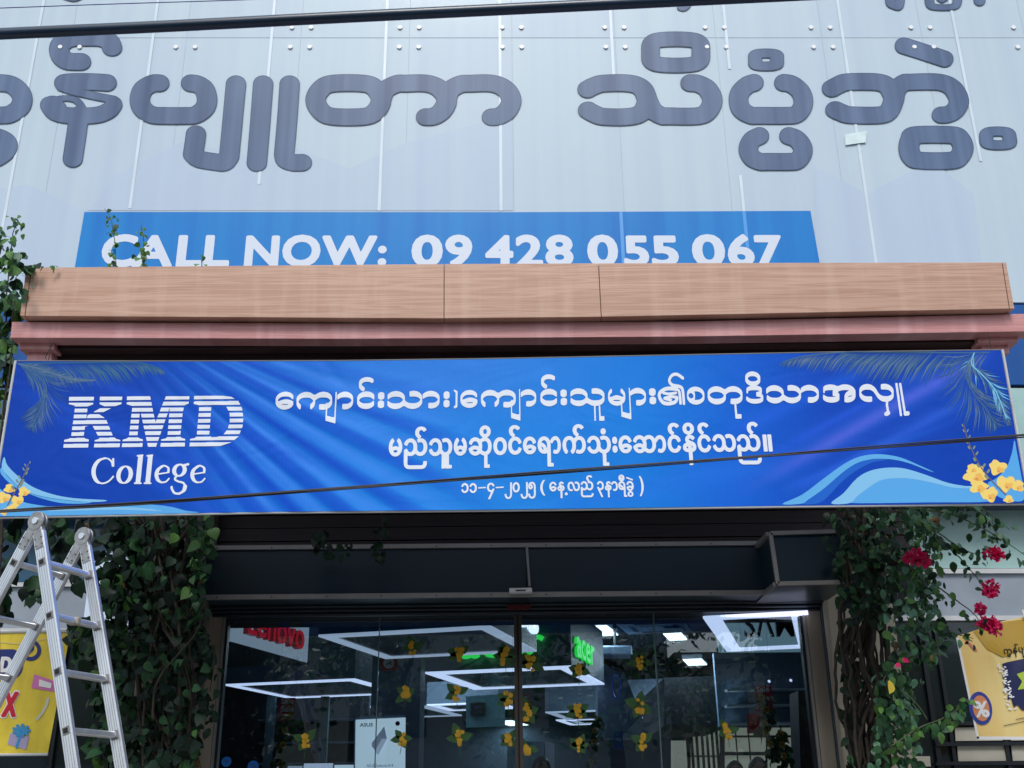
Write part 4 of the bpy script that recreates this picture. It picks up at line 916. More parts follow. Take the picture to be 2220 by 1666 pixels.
# palm fronds
def frond(fn, rach, n, l0, ang, sides, mats, name, off, wd=5.5, curve=.25):
    r = [np.array(fn(*p)) for p in catmull(rach, 8)]; R2 = np.array(r); seg = np.r_[0, np.cumsum(np.hypot(*np.diff(R2, axis=0).T))]
    B = {m: MB() for m in mats}
    for k in range(n):
        t = (k + random.random() * .7) / n; s_ = t * seg[-1]; p = np.array([np.interp(s_, seg, R2[:, 0]), np.interp(s_, seg, R2[:, 1])])
        q = np.array([np.interp(min(s_ + 4, seg[-1]), seg, R2[:, 0]), np.interp(min(s_ + 4, seg[-1]), seg, R2[:, 1])]); d = q - p
        if np.hypot(*d) < .1: d = R2[-1] - R2[-2]
        a0 = math.atan2(d[1], d[0])
        for sgn in sides:
            L = l0 * (math.sin(math.pi * min(1, .15 + t * .85)) ** .6 * .85 + .15) * random.uniform(.8, 1.1) * (1 - .45 * t * t)
            an = a0 + sgn * (ang * (1 - .3 * t) + random.uniform(-.07, .07)); e = p + L * np.array([math.cos(an), math.sin(an)])
            bn = an - sgn * curve; mid = p + L * .55 * np.array([math.cos(bn + sgn * curve * .2), math.sin(bn + sgn * curve * .2)])
            mid = (p + e) / 2 + sgn * L * .07 * np.array([math.sin(an), -math.cos(an)])
            nr = np.array([-math.sin(an), math.cos(an)]) * wd / 2 * random.uniform(.4, .8)
            B[random.choice(mats)].add([(*p, 0), (*(mid + nr), 0), (*e, 0), (*(mid - nr), 0)], [[0, 1, 2, 3]])
    for i, m in enumerate(mats):
        if B[m].v:
            v = np.array(B[m].v); f_ = bmap(off + .0007 * i); yt = np.interp(v[:, 0], _tx, _ty) + 1.5; v[:, 1] = np.maximum(v[:, 1], yt)
            tag(mesh_obj(name, f_(v[:, 0], v[:, 1]), B[m].f, m, ban), kind='stuff')
    sr = np.array(R2); b = Art().stroke([tuple(p) for p in sr[:: 3]], (1.3, 1.3)); b.build('printed_stalk', mats[0], ban, bmap(off + .003), 1.0)
g1, g2, g3, g4 = pm_('palm_a', (62, 108, 150)), pm_('palm_b', (40, 90, 150)), pm_('palm_c', (92, 122, 156)), pm_('palm_d', (30, 104, 146))
cy = pm_('palm_light', (120, 200, 235))
frond(C3, [(1960, 15), (1700, 18), (1300, 15), (900, 14), (600, 45), (450, 90)], 120, 92, 1.05, (-1,), [g1, g2, g3], 'printed_palm_leaf', .004, 4.6)
frond(C3, [(1560, 12), (1200, 14), (900, 12)], 50, 88, .95, (-1,), [g1, g2], 'printed_palm_leaf', .004, 4.6)
frond(C3, [(1860, 15), (1800, 90), (1790, 190), (1850, 320), (1940, 430), (2010, 545)], 48, 104, .72, (-1, 1), [g1, g3, g2], 'printed_palm_leaf', .005, 2.8)
frond(C3, [(1850, 20), (1830, 100), (1900, 170), (2010, 300), (2100, 540)], 30, 60, .5, (1, -1), [cy, g1, g3], 'printed_palm_leaf', .0065, 4)
frond(C4, [(140, 105), (500, 100), (900, 95), (1150, 105), (1310, 160)], 100, 80, 1.0, (1,), [g4, g1, g2], 'printed_palm_leaf', .004, 4.6)
frond(C4, [(170, 120), (280, 190), (360, 270), (365, 360), (300, 520), (250, 620)], 48, 84, .7, (-1, 1), [g1, g3, g2], 'printed_palm_leaf', .005, 2.8)
frond(C4, [(150, 110), (330, 150), (560, 230), (760, 240)], 42, 26, .6, (-1, 1), [g3, g1], 'printed_palm_leaf', .0055, 3.4)
# yellow blossoms
y1_, y2_, y3_ = pm_('blossom_a', (250, 218, 118)), pm_('blossom_b', (246, 190, 92)), pm_('blossom_c', (228, 150, 84))
gs_ = pm_('bud', (126, 146, 132))
def blossom(fn, cx, cy_, r, i):
    for k, (m, s, dx, dy) in enumerate(((y1_, 1, 0, 0), (y2_, .45, .3, .3), (y3_, .16, .1, .45))):
        pts = []
        for a in range(16):
            an = a / 16 * 2 * math.pi; rr = r * s * (1 + .16 * math.sin(an * 3 + i) + .12 * math.sin(an * 5 + 2 * i) + .06 * math.sin(an * 7 + i))
            pts.append((cx + dx * r + rr * math.cos(an), cy_ + dy * r + rr * .82 * math.sin(an)))
        shape(fn, pts, m, .006 + .0007 * k + .0003 * (i % 3), 2, 'printed_blossom')
for i, (x, y, r) in enumerate(((1860, 900, 80), (1880, 985, 62), (2020, 850, 62), (2080, 965, 66), (1960, 1045, 62), (2165, 985, 48), (2100, 1082, 34), (1835, 860, 40))): blossom(C3, x, y, r, i)
for i, (x, y, r) in enumerate(((75, 1105, 42), (190, 1130, 44), (30, 1175, 50), (140, 1200, 48), (30, 1290, 32), (100, 1260, 40))): blossom(C4, x, y, r, i)
for fn, pts, pr_ in ((C3, [(2080, 1050), (1980, 950), (1900, 850), (1840, 740), (1800, 640), (1775, 545)], 9), (C4, [(60, 1240), (120, 1130), (160, 1060), (200, 980), (225, 910)], 9)):
    st_ = catmull([fn(*p) for p in pts], 5); Art().stroke([tuple(p) for p in st_], (1.3, 1.3)).build('printed_stalk', pm_('stalk', (108, 98, 112)), ban, bmap(.007), 1.0)
    a = Art(); n = len(st_)
    for k in range(6, n, 2):
        p = st_[k]; sc_ = 3.6 * (1.25 - k / n)
        for sg in ((-1,), (1,), (-1, 1))[k // 2 % 3]: a.stroke([(p[0] + sg * (2 + sc_), p[1] - 2), (p[0] + sg * (3 + sc_ * 1.6), p[1] - 6)], (sc_ * .6 + .4, sc_ * .7 + .6))
    a.build('printed_bud', gs_, ban, bmap(.008), 1.0)

# lettering
def C1(x, y): return (580 + x * .2441, 780 + y * .2441)
def C2(x, y): return (1080 + x * .2441, 780 + y * .2441)
def put(art, fn, ch, x0, y0, x1, y1, pen): a, c = fn(x0, y0), fn(x1, y1); art.glyph(ch, (a[0], a[1], c[0], c[1]), pen, True, -.010)
a = Art(); p1 = (1.9, 4.2); ps = (1.3, 2.8)
for fn, ch, *bx in ((C1,'\u1031',65,285,238,445),(C1,'\u1000',250,286,582,448),(C1,'\u103b',512,286,616,573),(C1,'\u102c',608,284,768,444),(C1,'\u1004',788,282,957,440),(C1,'\u103a',806,155,947,287),(C1,'\u1038',975,288,1042,432),
    (C1,'\u101e',1056,278,1382,440),(C1,'\u102c',1368,277,1536,435),(C1,'\u1038',1558,282,1622,426),(C1,'\u1031',1706,270,1872,430),(C1,'\u1000',1888,268,2212,428),(C2,'\u103b',106,262,204,549),(C2,'\u102c',192,263,346,419),
    (C2,'\u1004',367,259,531,416),(C2,'\u103a',376,131,513,264),(C2,'\u1038',549,265,616,408),(C2,'\u101e',633,254,952,414),(C2,'\u1030',848,408,947,544),(C2,'\u1019',969,252,1136,411),(C2,'\u103b',1083,250,1184,538),(C2,'\u102c',1166,250,1320,410),
    (C2,'\u1038',1337,254,1406,399),(C2,'\u1005',1670,240,1839,401),(C2,'\u1010',1853,236,2178,399),(C2,'\u102f',2098,394,2162,525),(C3,'\u1012',184,255,321,388),(C3,'\u102d',182,153,300,260),
    (C3,'\u101e',333,252,598,386),(C3,'\u102c',585,250,727,382),(C3,'\u1021',741,247,994,380),(C3,'\u101c',1009,243,1271,376)):
    q0_, q1_ = fn(bx[0], bx[1]), fn(bx[2], bx[3]); a.heavy(ch, (q0_[0], q0_[1], q1_[0], q1_[1]), ps if ch in '\u1038\u103a\u102f\u1030\u102d' else (1.7, 3.0) if ch in '\u1031\u1005\u1012\u1019' else p1, -.010)
a.stroke([C1(1662, 276), C1(1680, 292)], (2, 2)); a.stroke([C1(1679, 285), C1(1678, 415)], (2.1, 2)); a.stroke([C1(1676, 415), C1(1664, 422)], (2.4, 3))
# genitive sign: round letter with a tall doubled stem
a.stroke([C2(1578, 296), C2(1520, 305), C2(1470, 298)], (3, 3), 4); a.stroke([C2(1585, 335), C2(1530, 330), C2(1480, 345), C2(1530, 358)], (3.4, 3.2), 4)
a.stroke(catmull([C2(1585, 262), C2(1500, 258), C2(1440, 290), C2(1432, 330), C2(1460, 378), C2(1510, 392), C2(1570, 378), C2(1588, 345)], 5), (3.2, 4.2))
a.stroke(catmull([C2(1510, 262), C2(1575, 262), C2(1608, 285), C2(1620, 392)], 5), (2.8, 2.4))
a.stroke(catmull([C2(1640, 165), C2(1590, 132), C2(1545, 140), C2(1520, 185), C2(1545, 225), C2(1610, 240), C2(1638, 270), C2(1650, 390)], 5), (2.8, 3.6))
# last cluster: medial stroke and the two tall bars
a.stroke([C3(1217, 362), C3(1216, 400), C3(1226, 455)], (2.6, 2.2)); a.stroke([C3(1226, 455), C3(1210, 462)], (4, 4.8))
a.stroke([C3(1285, 243), C3(1318, 472)], (2.5, 2)); a.stroke([C3(1312, 243), C3(1344, 440), C3(1348, 460)], (2.5, 2)); a.stroke([C3(1350, 460), C3(1368, 458)], (4, 4.8))
a.build('script_line', inkw, ban, bmap(.0105), .9)
a = Art(); p2 = (1.9, 1.9)
for fn, ch, *bx in ((C1,'\u1019',1077,700,1197,861),(C1,'\u100a',1211,700,1418,973),(C1,'\u103a',1311,595,1411,704),(C1,'\u101e',1434,698,1641,858),(C1,'\u1030',1546,845,1637,968),(C1,'\u1019',1654,695,1771,854),(C1,'\u1006',1786,690,1991,853),
    (C1,'\u102d',1882,585,1982,694),(C1,'\u102f',1924,842,1974,963),(C1,'\u101d',2006,690,2126,849),(C2,'\u1004',89,684,208,846),(C2,'\u103a',95,582,193,690),(C2,'\u1031',219,684,338,842),(C2,'\u101b',351,682,491,951),(C2,'\u102c',462,680,557,838),
    (C2,'\u1000',571,678,779,838),(C2,'\u103a',661,574,760,684),(C2,'\u101e',791,676,1001,836),(C2,'\u102f',930,828,986,944),(C2,'\u1036',909,610,956,666),(C2,'\u1038',1014,685,1059,828),(C2,'\u1031',1069,674,1188,833),
    (C2,'\u1006',1198,671,1402,832),(C2,'\u102c',1388,671,1491,829),(C2,'\u1004',1505,668,1623,829),(C2,'\u103a',1506,562,1606,672),(C2,'\u1014',1643,668,1762,938),(C2,'\u102d',1637,560,1739,668),(C2,'\u1004',1770,664,1889,826),
    (C2,'\u103a',1770,559,1869,668),(C2,'\u101e',1905,661,2112,821),(C3,'\u100a',130,609,301,829),(C3,'\u103a',198,519,279,612),(C3,'\u104b',316,611,381,736)):
    put(a, fn, ch, *bx, p2)
a.build('script_line', inkw, ban, bmap(.0105), .9)
a = Art(); p3 = (.9, .9)
for fn, ch, *bx in ((C1,'\u1041',1721,1097,1786,1186),(C1,'\u1041',1794,1097,1859,1186),(C1,'\u1044',1949,1094,2016,1241),(C2,'\u1042',57,1090,123,1239),(C2,'\u1040',127,1089,192,1181),
    (C2,'\u1042',199,1088,265,1238),(C2,'\u1045',266,1086,334,1236),(C2,'(',373,1069,416,1209),(C2,'\u1031',454,1085,519,1172),(C2,'\u1014',527,1084,590,1232),(C2,'\u1037',592,1180,618,1207),
    (C2,'\u101c',616,1084,726,1170),(C2,'\u100a',734,1080,846,1224),(C2,'\u103a',782,1027,836,1083),(C2,'\u1043',879,1079,940,1223),(C2,'\u1014',948,1081,1008,1224),(C2,'\u102c',1003,1080,1063,1168),
    (C2,'\u101b',1068,1080,1144,1220),(C2,'\u102e',1068,1022,1122,1082),(C2,'\u1001',1139,1078,1204,1168),(C2,'\u103d',1150,1168,1202,1220),(C2,')',1254,1034,1293,1214)):
    put(a, fn, ch, *bx, p3)
a.stroke([C1(1876, 1140), C1(1935, 1137)], (1.4, 1.5)); a.stroke([C1(2031, 1137), C1(2092, 1134)], (1.4, 1.5)); a.stroke([C2(1142, 1049), C2(1192, 1068)], (1.4, 1.6))
a.build('script_line', inkw, ban, bmap(.0105), .8)
# striped logo
a = Art(); f = lambda pts: np.array([C4(*p) for p in pts])
K = [[(552,370),(752,370),(744,432),(700,448),(696,500),(668,690),(680,705),(710,712),(704,785),(505,785),(514,715),(552,706),(568,690),(600,450),(592,440),(550,430)],
     [(798,370),(978,370),(970,430),(922,445),(700,560),(690,560),(700,520),(830,445),(796,430)], [(686,560),(790,510),(845,545),(905,690),(930,708),(962,716),(956,779),(750,779),(757,718),(795,706),(738,600),(680,610)],
     [(1015,367),(1200,367),(1222,480),(1246,590),(1250,775),(1184,775),(1120,480),(1098,690),(1110,702),(1142,712),(1138,777),(973,777),(980,714),(1015,704),(1030,690),(1058,445),(1012,430)],
     [(1326,367),(1514,367),(1508,425),(1472,440),(1460,500),(1440,690),(1452,700),(1480,708),(1476,772),(1281,774),(1288,712),(1325,704),(1338,690),(1357,455),(1245,775),(1184,775),(1236,590),(1300,430)]]
for k in K: a.poly([f(k)])
a.poly([f([(1552,364),(1780,363),(1850,372),(1905,405),(1935,465),(1945,540),(1938,610),(1905,690),(1850,735),(1750,768),(1514,770),(1520,708),(1558,700),(1572,685),(1592,450),(1582,436),(1548,428)]), f([(1690,436),(1770,436),(1812,455),(1835,505),(1836,570),(1820,630),(1785,672),(1735,692),(1690,694),(1672,680)])])
def stripes(X, Y):
    yy = (Y - 760) / .2713 + .0111 * (X / .2713 - 552); s = (yy - 371.5) / 46.9; fr_ = s - np.floor(s)
    return (.335 - np.abs(fr_ - .335)) * 46.9 * .2713
a.stripes = stripes
a.build('striped_logo', inkw, ban, bmap(.0105), .8)
a = Art()
def cs(pts, pen, sm=6, closed=False): a.stroke([C4(*p) for p in pts], pen, sm, closed)
cs([(900, 925), (893, 893), (868, 868), (838, 862)], (2.0, 1.6)); cs([(905, 866), (905, 925)], (2.2, 1.6)); cs([(838, 862), (790, 880), (755, 930), (748, 985), (765, 1035), (790, 1058)], (4.6, 2.0)); cs([(790, 1058), (825, 1063), (870, 1045), (905, 1008)], (1.8, 1.8))
def oval(cx, cy_, rx, ry, pen=(4.6, 1.6)): cs([(cx + rx * math.cos(t) + .12 * ry * math.sin(-t) * 1, cy_ + ry * math.sin(t)) for t in np.linspace(0, 2 * math.pi, 17)[:-1]], pen, 4, True)
oval(996, 994, 49, 67)
for dx in (0, 78): cs([(1124 + dx, 842), (1102 + dx, 1060)], (5.2, 1.8), 2); cs([(1098 + dx, 843), (1140 + dx, 838)], (1.6, 1.8), 2); cs([(1076 + dx, 1062), (1126 + dx, 1062)], (1.6, 1.8), 2)
for ex in (0, 286): cs([(1255 + ex, 990), (1345 + ex, 976)], (1.6, 1.6), 2); cs([(1345 + ex, 976), (1345 + ex, 940), (1315 + ex, 922), (1300 + ex, 924)], (2.6, 1.8)); cs([(1300 + ex, 924), (1262 + ex, 955), (1250 + ex, 1000), (1265 + ex, 1040), (1290 + ex, 1056)], (4.2, 1.8)); cs([(1290 + ex, 1056), (1325 + ex, 1050), (1350 + ex, 1025)], (1.8, 1.8))
oval(1434, 958, 42, 46, (4.4, 1.8)); cs([(1472, 918), (1506, 910)], (1.8, 2.6), 2); cs([(1410, 1004), (1398, 1030), (1425, 1048), (1462, 1058), (1480, 1082)], (2.4, 2.2)); cs([(1480, 1082), (1468, 1122), (1430, 1146)], (4.2, 1.8)); cs([(1430, 1146), (1395, 1140), (1374, 1108), (1372, 1092)], (2.6, 2.4))
a.build('college_lettering', inkw, ban, bmap(.0105), .8)
# frame tubes and hanging wires
def edge(pts, r, m): b = MB(); b.tube([P(x, y, YBN + .012) for x, y in pts], r, 8); return b.build('frame_tube', M[m], ban)
edge([(34, 783), (-21, 1121)], .009, 'strip_white'); edge([(2173, 759), (2232, 1092)], .009, 'strip_white')
edge(list(zip(_tx[1:-1], [y - 1 for y in _ty[1:-1]])), .004, 'alu_dull'); edge(list(zip(_bx[1:-1], [y + 2 for y in _by[1:-1]])), .008, 'strip_white')
for pts in ([(108, 742), (109, 762), (104, 786)], [(2142, 725), (2146, 742), (2148, 764)], [(116, 742), (98, 775), (112, 800)]):
    b = MB(); b.tube([P(x, y, YBN + .10) for x, y in pts], .0025, 5); b.build('hanging_wire', M['rope'], ban)

# ================================================================== POSTERS
def poster(lab, pts, Y, base_cols, fnc, group=None):
    t = empty('sale_poster', P(pts[0][0], pts[-1][1], Y), lab, 'poster', group)
    return t
t = poster('yellow promotion poster with a blue bowed gift box and pink note, behind the ladder', [(-60, 1372), (0, 1640)], 8.2, None, None)
YP = 8.2; q = lambda off: (lambda x, y: P(x, y, YP - off))
qbox('poster_sheet', [(-70, 1374), (152, 1373), (103, 1637), (-110, 1640)], YP, .004, mat('poster_y', (.78, .60, .05), .4, var=.2, vscale=(6, 6, 3), coat=.3), t)
b = MB(); b.tube([P(-70, 1371, YP), P(158, 1368, YP)], .014, 8); b.build('top_rod', M['strip_white'], t)
b = MB(); b.tube([P(-110, 1638, YP), P(104, 1636, YP)], .010, 8); b.build('bottom_rod', M['strip_white'], t)
navy = mat('poster_navy', (.015, .03, .18), .4); redm = mat('poster_red', (.55, .01, .03), .4); whitem = mat('poster_white', (.8, .8, .8), .4); pinkm = mat('poster_pink', (.62, .18, .42), .4); lil = mat('poster_lilac', (.42, .38, .58), .4); cyan = mat('poster_cyan', (.05, .32, .62), .4)
paley = mat('poster_pale', (.72, .62, .28), .4)
Art().stroke([(6, 1440), (26, 1440)], (24, 32), 0).build('printed_badge', navy, t, q(.004), 1.2)
A_ = Art().glyph('D', (0, 1424, 26, 1458), (2.6, 2)); A_.build('printed_letter', whitem, t, q(.008), 1.0)
Art().stroke([(66 + 19 * math.cos(a), 1410 + 19 * math.sin(a)) for a in np.linspace(0, 2 * math.pi, 20)], (4.2, 4.2), 0).build('printed_ring', navy, t, q(.004), 1.2)
Art().stroke([(62, 1412), (70, 1404)], (4, 7), 0).build('printed_mark', navy, t, q(.004), 1.2)
Art().poly([np.array([(74, 1462), (122, 1478), (118, 1500), (68, 1492)], float)]).build('printed_note', pinkm, t, q(.004), 1.2)
Art().poly([np.array([(85, 1473), (112, 1482), (110, 1493), (84, 1488)], float)]).build('printed_note', whitem, t, q(.007), 1.2)
A_ = Art().glyph('X', (4, 1497, 40, 1558), (5, 5)); A_.build('printed_letter', whitem, t, q(.004), 1.2)
A_ = Art().glyph('X', (6, 1500, 38, 1555), (3, 3)); A_.build('printed_letter', redm, t, q(.007), 1.2)
Art().poly([np.array([(22, 1590), (64, 1598), (56, 1626), (16, 1614)], float)]).build('printed_gift', lil, t, q(.004), 1.2)
Art().stroke([(44, 1594), (36, 1620)], (3, 3), 0).build('printed_ribbon', cyan, t, q(.006), 1.2)
A_ = Art()
for k in range(9): an = k / 9 * 2 * math.pi; A_.stroke([(46 + 5 * math.cos(an), 1586 + 4 * math.sin(an)), (46 + 17 * math.cos(an), 1584 + 12 * math.sin(an))], (3.6, 3), 0)
A_.build('printed_bow', cyan, t, q(.008), 1.0)
Art().stroke([(-30, 1388), (40, 1396), (100, 1386), (140, 1378)], (1.2, 1.0), 5).build('printed_line', paley, t, q(.004), 1.2)
Art().stroke([(80, 1560), (92, 1545), (100, 1530), (104, 1515)], (3, 2.4), 5).build('printed_splash', mat('splash', (.6, .6, .5), .4), t, q(.004), 1.2)
# right poster
YP2 = 8.0; q2 = lambda off: (lambda x, y: P(x, y, YP2 - off - sag(x, y)))
def sag(x, y): return .03 * np.exp(-((np.asarray(x, float) - 2160) / 40.0) ** 2) * np.exp(-((np.asarray(y, float) - 1400) / 60.0) ** 2)
t = poster('yellow orange promotion poster with a percent badge and torn navy patch, beside the flowering creeper', [(2074, 1380), (2118, 1602)], YP2, None, None)
ed = np.array([(2072, 1380), (2100, 1372), (2135, 1360), (2150, 1352), (2260, 1330), (2320, 1330), (2340, 1604), (2118, 1602)], float)
Art().poly([ed]).build('poster_sheet', mat('poster_o', (.84, .52, .13), .4, second=(.86, .70, .30), vscale=(4, 4, .8), coat=.3), t, lambda x, y: P(x, y, YP2 - sag(x, y)), 5)
Art().poly([np.array([(2072, 1380), (2077, 1379), (2123, 1602), (2118, 1602)], float)]).build('poster_hem', whitem, t, q2(.004), 1.5)
Art().poly([np.array([(2117, 1597), (2340, 1598), (2340, 1604), (2119, 1604)], float)]).build('poster_hem', whitem, t, q2(.004), 1.5)
Art().poly([np.array([(2110, 1370), (2150, 1352), (2320, 1330), (2320, 1380), (2230, 1405), (2175, 1425), (2140, 1408)], float)]).build('printed_fold', mat('poster_gold', (.50, .31, .03), .4, coat=.3), t, q2(.004), 2)
Art().poly([np.array([(2090, 1386), (2100, 1390), (2120, 1412), (2112, 1412)], float)]).build('printed_corner', mat('poster_rose', (.62, .2, .16), .4), t, q2(.006), 1.5)
def ell(cx, cy_, rx, ry, tl=0): return np.array([(cx + rx * math.cos(a) + tl * math.sin(a) * ry, cy_ + ry * math.sin(a)) for a in np.linspace(0, 2 * math.pi, 30)[:-1]])
Art().poly([ell(2126, 1536, 25, 36, .12)]).build('printed_badge', mat('badge_blue', (.03, .05, .32), .4), t, q2(.006), 1.2)
Art().poly([ell(2127, 1536, 18, 28, .12)]).build('printed_badge', mat('badge_orange', (.66, .25, .10), .4), t, q2(.009), 1.2)
A_ = Art().glyph('%', (2112, 1520, 2144, 1556), (1.6, 1.6)); A_.build('printed_percent', whitem, t, q2(.012), 1.0)
pts = [(2172, 1440), (2184, 1436), (2260, 1420), (2330, 1420), (2330, 1540), (2216, 1540), (2206, 1528), (2198, 1534), (2192, 1512), (2184, 1520), (2186, 1496), (2176, 1494), (2182, 1476), (2173, 1468), (2179, 1456)]
Art().poly([np.array(pts, float)]).build('printed_patch', mat('patch_navy', (.02, .025, .10), .3, coat=.4), t, q2(.008), 1.5)
A_ = Art()
for i_ in range(40): y_ = random.uniform(1440, 1540); x_ = 2172 + (y_ - 1440) * .25 + random.uniform(-12, 4); A_.stroke([(x_, y_), (x_ + random.uniform(1, 6), y_ + random.uniform(-3, 3))], (1.3, 1.5), 0)
A_.build('printed_flecks', M['card_white'], t, q2(.010), 1.0)
A_ = Art().poly([np.array([(2204, 1462), (2232, 1452), (2232, 1492), (2206, 1496), (2216, 1478)], float)]); A_.build('printed_star', mat('lime', (.45, .62, .06), .4), t, q2(.011), 1.2)
A_ = Art()
for ch, x0, y0, x1, y1 in (('\u1000', 2176, 1407, 2194, 1419), ('\u103d', 2184, 1419, 2192, 1425), ('\u1014', 2196, 1405, 2206, 1425), ('\u103a', 2199, 1396, 2207, 1405), ('\u1015', 2208, 1403, 2218, 1415), ('\u103b', 2216, 1403, 2224, 1428)): A_.glyph(ch, (x0, y0, x1, y1), (.35, .35))
A_.build('printed_script', M['sign_black'], t, q2(.008), .6)
Art().stroke([(2176, 1574), (2240, 1560)], (.6, .7), 0).build('printed_line', M['sign_black'], t, q2(.008), .8); Art().stroke([(2203, 1560), (2240, 1553)], (.6, .7), 0).build('printed_line', M['sign_black'], t, q2(.008), .8)
b = MB(); b.tube([P(2216, 1322, YP2 - .02), P(2221, 1340, YP2 - .02)], .008, 6); b.build('tie_string', M['card_white'], t)

# ================================================================== LADDER
H1 = P(82, 1131, 5.2); H2 = PZ(182, 1164, H1[2]); ax = H2 - H1; wl = np.linalg.norm(ax); ax = ax / wl
nn = np.array([ax[1], -ax[0], 0])
lad = empty('folding_ladder', (float((H1[0]+H2[0])/2), float((H1[1]+H2[1])/2), .14), 'silver aluminium folding ladder standing opened at the left in front of the banner', 'ladder')
def solve(H, px, sgn):
    best = None
    for s in np.linspace(.02, 1.2, 600):
        d = np.array([0, 0, -1.0]) + sgn * s * nn; lo, hi = 0.05, 2.6
        for _ in range(30):
            m_ = (lo + hi) / 2
            if project(H + d * m_)[1] < px[1]: lo = m_
            else: hi = m_
        e = abs(project(H + d * lo)[0] - px[0])
        if best is None or e < best[0]: best = (e, s)
    return best[1]
Hc = H1 + np.array([0, 0, -.02])
sA = solve(H1, (161, 1666), 1); sgnA = 1
eA = abs(0)
def reach(H, sgn, s):                  # the foot
    d = np.array([0, 0, -1.0]) + sgn * s * nn; return d
sB = solve(H2, (262, 1666), 1)
sC = solve(H1, (0, 1275), -1); sDD = solve(H2, (51, 1430), -1)
sF = (sA + sB) / 2; sR = (sC + sDD) / 2
dF = np.array([0, 0, -1.0]) + sF * nn; dR = np.array([0, 0, -1.0]) - sR * nn
RW, RT = .062, .024                      # rail depth and thickness
def rail(H, d, nm='rail'):
    zt = H[2] - .14; L = zt; top = H + d * .055; bot = H + d * L
    dd = Vector(d).normalized(); w = Vector(ax); u = dd.cross(w).normalized()
    b = MB(); b.bar(Vector(top), Vector(bot), RT, RW, up=tuple(u))
    o = b.build(nm, M['rail'], lad); bevel(o, .004, 2); o.modifiers['bevel'].limit_method = 'ANGLE'
    for k_ in (-.019, -.007, .007, .019):  # grooves pressed along the face
        b = MB(); off = -w * (RT / 2 + .0006) + u * k_; b.bar(Vector(top) + off, Vector(bot) + off, .0006, .0022, up=tuple(u)); b.build('groove', M['groove'], o)
    return top, bot
def rungs(Ha, Hb, d, first, pitch=.275):
    dd = Vector(d).normalized(); u = dd.cross(Vector(ax)).normalized(); t = first
    while Ha[2] + dd.z * t > .3:
        a = Vector(Ha) + dd * t; c = Vector(Hb) + dd * t
        b = MB(); b.bar(a + Vector(ax) * .01, c - Vector(ax) * .01, .028, .030, up=tuple(u)); o = b.build('rung', M['rail'], lad); bevel(o, .007, 2); rg = o
        for e, sg in ((a, -1), (c, 1)):
            p = e + Vector(ax) * sg * (RT / 2 + .001)
            b = MB(); b.bar(p, p + Vector(ax) * sg * .003, .034, .036, up=tuple(u)); b.build('rung_collar', M['alu_dull'], rg)
            b = MB(); b.bar(p + Vector(ax) * sg * .003, p + Vector(ax) * sg * .0045, .022, .024, up=tuple(u)); b.build('rung_hole', M['hole'], rg)
            q_ = e - Vector(ax) * sg * (RT / 2 + .004); b = MB(); b.bar(q_ - Vector(ax) * sg * .006, q_ + Vector(ax) * sg * .003, .036, .038, up=tuple(u)); b.build('rung_weld', M['alu_dull'], rg)
        t += pitch
for H in (H1, H2): rail(H, dF); rail(H, dR)
rungs(H1, H2, dF, .22); rungs(H1, H2, dR, .22)
for H in (H1, H2):
    c = Vector(H); A_x = Vector(ax)
    b = MB()
    for off in (-.017, .006): b.disc(c + A_x * off, A_x, .047, .011, 28)
    o = b.build('hinge_plate', M['hinge'], lad); bevel(o, .002, 1); hp_ = o
    b = MB(); b.disc(c - A_x * .024, A_x, .016, .006, 16); b.disc(c + A_x * .018, A_x, .014, .006, 16); b.build('hinge_pin', M['rail'], hp_)
    for d in (dF, dR):
        dd = Vector(d).normalized(); u = dd.cross(A_x).normalized()
        b = MB(); b.bar(c + dd * .02, c + dd * .15, .030, .052, up=tuple(u)); o = b.build('hinge_socket', M['hinge'], lad); bevel(o, .004, 1)
        for t_ in (.095, .13):
            for k in (-1, 1): b = MB(); b.disc(c + dd * t_ + u * .018 * k - A_x * (.0165), -A_x, .0032, .002, 8); b.build('rivet', M['hole'], lad)
for H, d in ((H1, dF), (H2, dF), (H1, dR), (H2, dR)):
    e = Vector(H) + Vector(d) * (H[2] - .16); b = MB(); b.box(e - Vector((.03, .03, .02)), e + Vector((.03, .03, .03))); b.build('rubber_foot', M['hole'], lad)
e = Vector(H1) + Vector(dF).normalized() * (.22 + .275) + Vector(ax) * (.5 * wl)
b = MB(); b.box(e - Vector((.035, .02, .018)), e + Vector((.02, .02, .019))); bevel(b.build('tape_wrap', M['cream'], lad), .008)

# ================================================================== CABLES
def cable(lab, pts, Y, r, m, strands=1, name='overhead_cable'):
    c3 = [P(x, y, Y) for x, y in catmull(pts, 6)]
    t = empty(name, c3[0], lab, 'cable', None)
    if strands == 1: b = MB(); b.tube(c3, r, 12); b.build('strand', M[m], t, True)
    else:
        for k in range(strands):
            o_ = [p + np.array([0, .004 * math.cos(k * 2.1 + i * .4), (k - 1) * r * 1.6 + .25 * r * math.sin(k * 2 + i * .5)]) for i, p in enumerate(c3)]
            b = MB(); b.tube(o_, r, 6); b.build('strand', M[m], t, True)
    return t
cable('thick black overhead cable crossing the top of the view', [(-200, 84), (0, 74), (370, 57), (740, 38), (1110, 20), (1480, 2), (1850, -16), (2400, -44)], 5.0, .0325, 'cable')
cable('thin dark blue wire above the thick black cable', [(-200, 25), (0, 18), (250, 9), (560, -1), (900, -16)], 5.2, .0028, 'cable_blue')
cable('thin grey three strand wire crossing in front of the blue banner', [(-200, 1122), (0, 1109), (300, 1092), (580, 1071), (850, 1051), (1110, 1031), (1500, 1001), (1850, 974), (2220, 945), (2500, 922)], 4.6, .0031, 'cable_grey', 3)

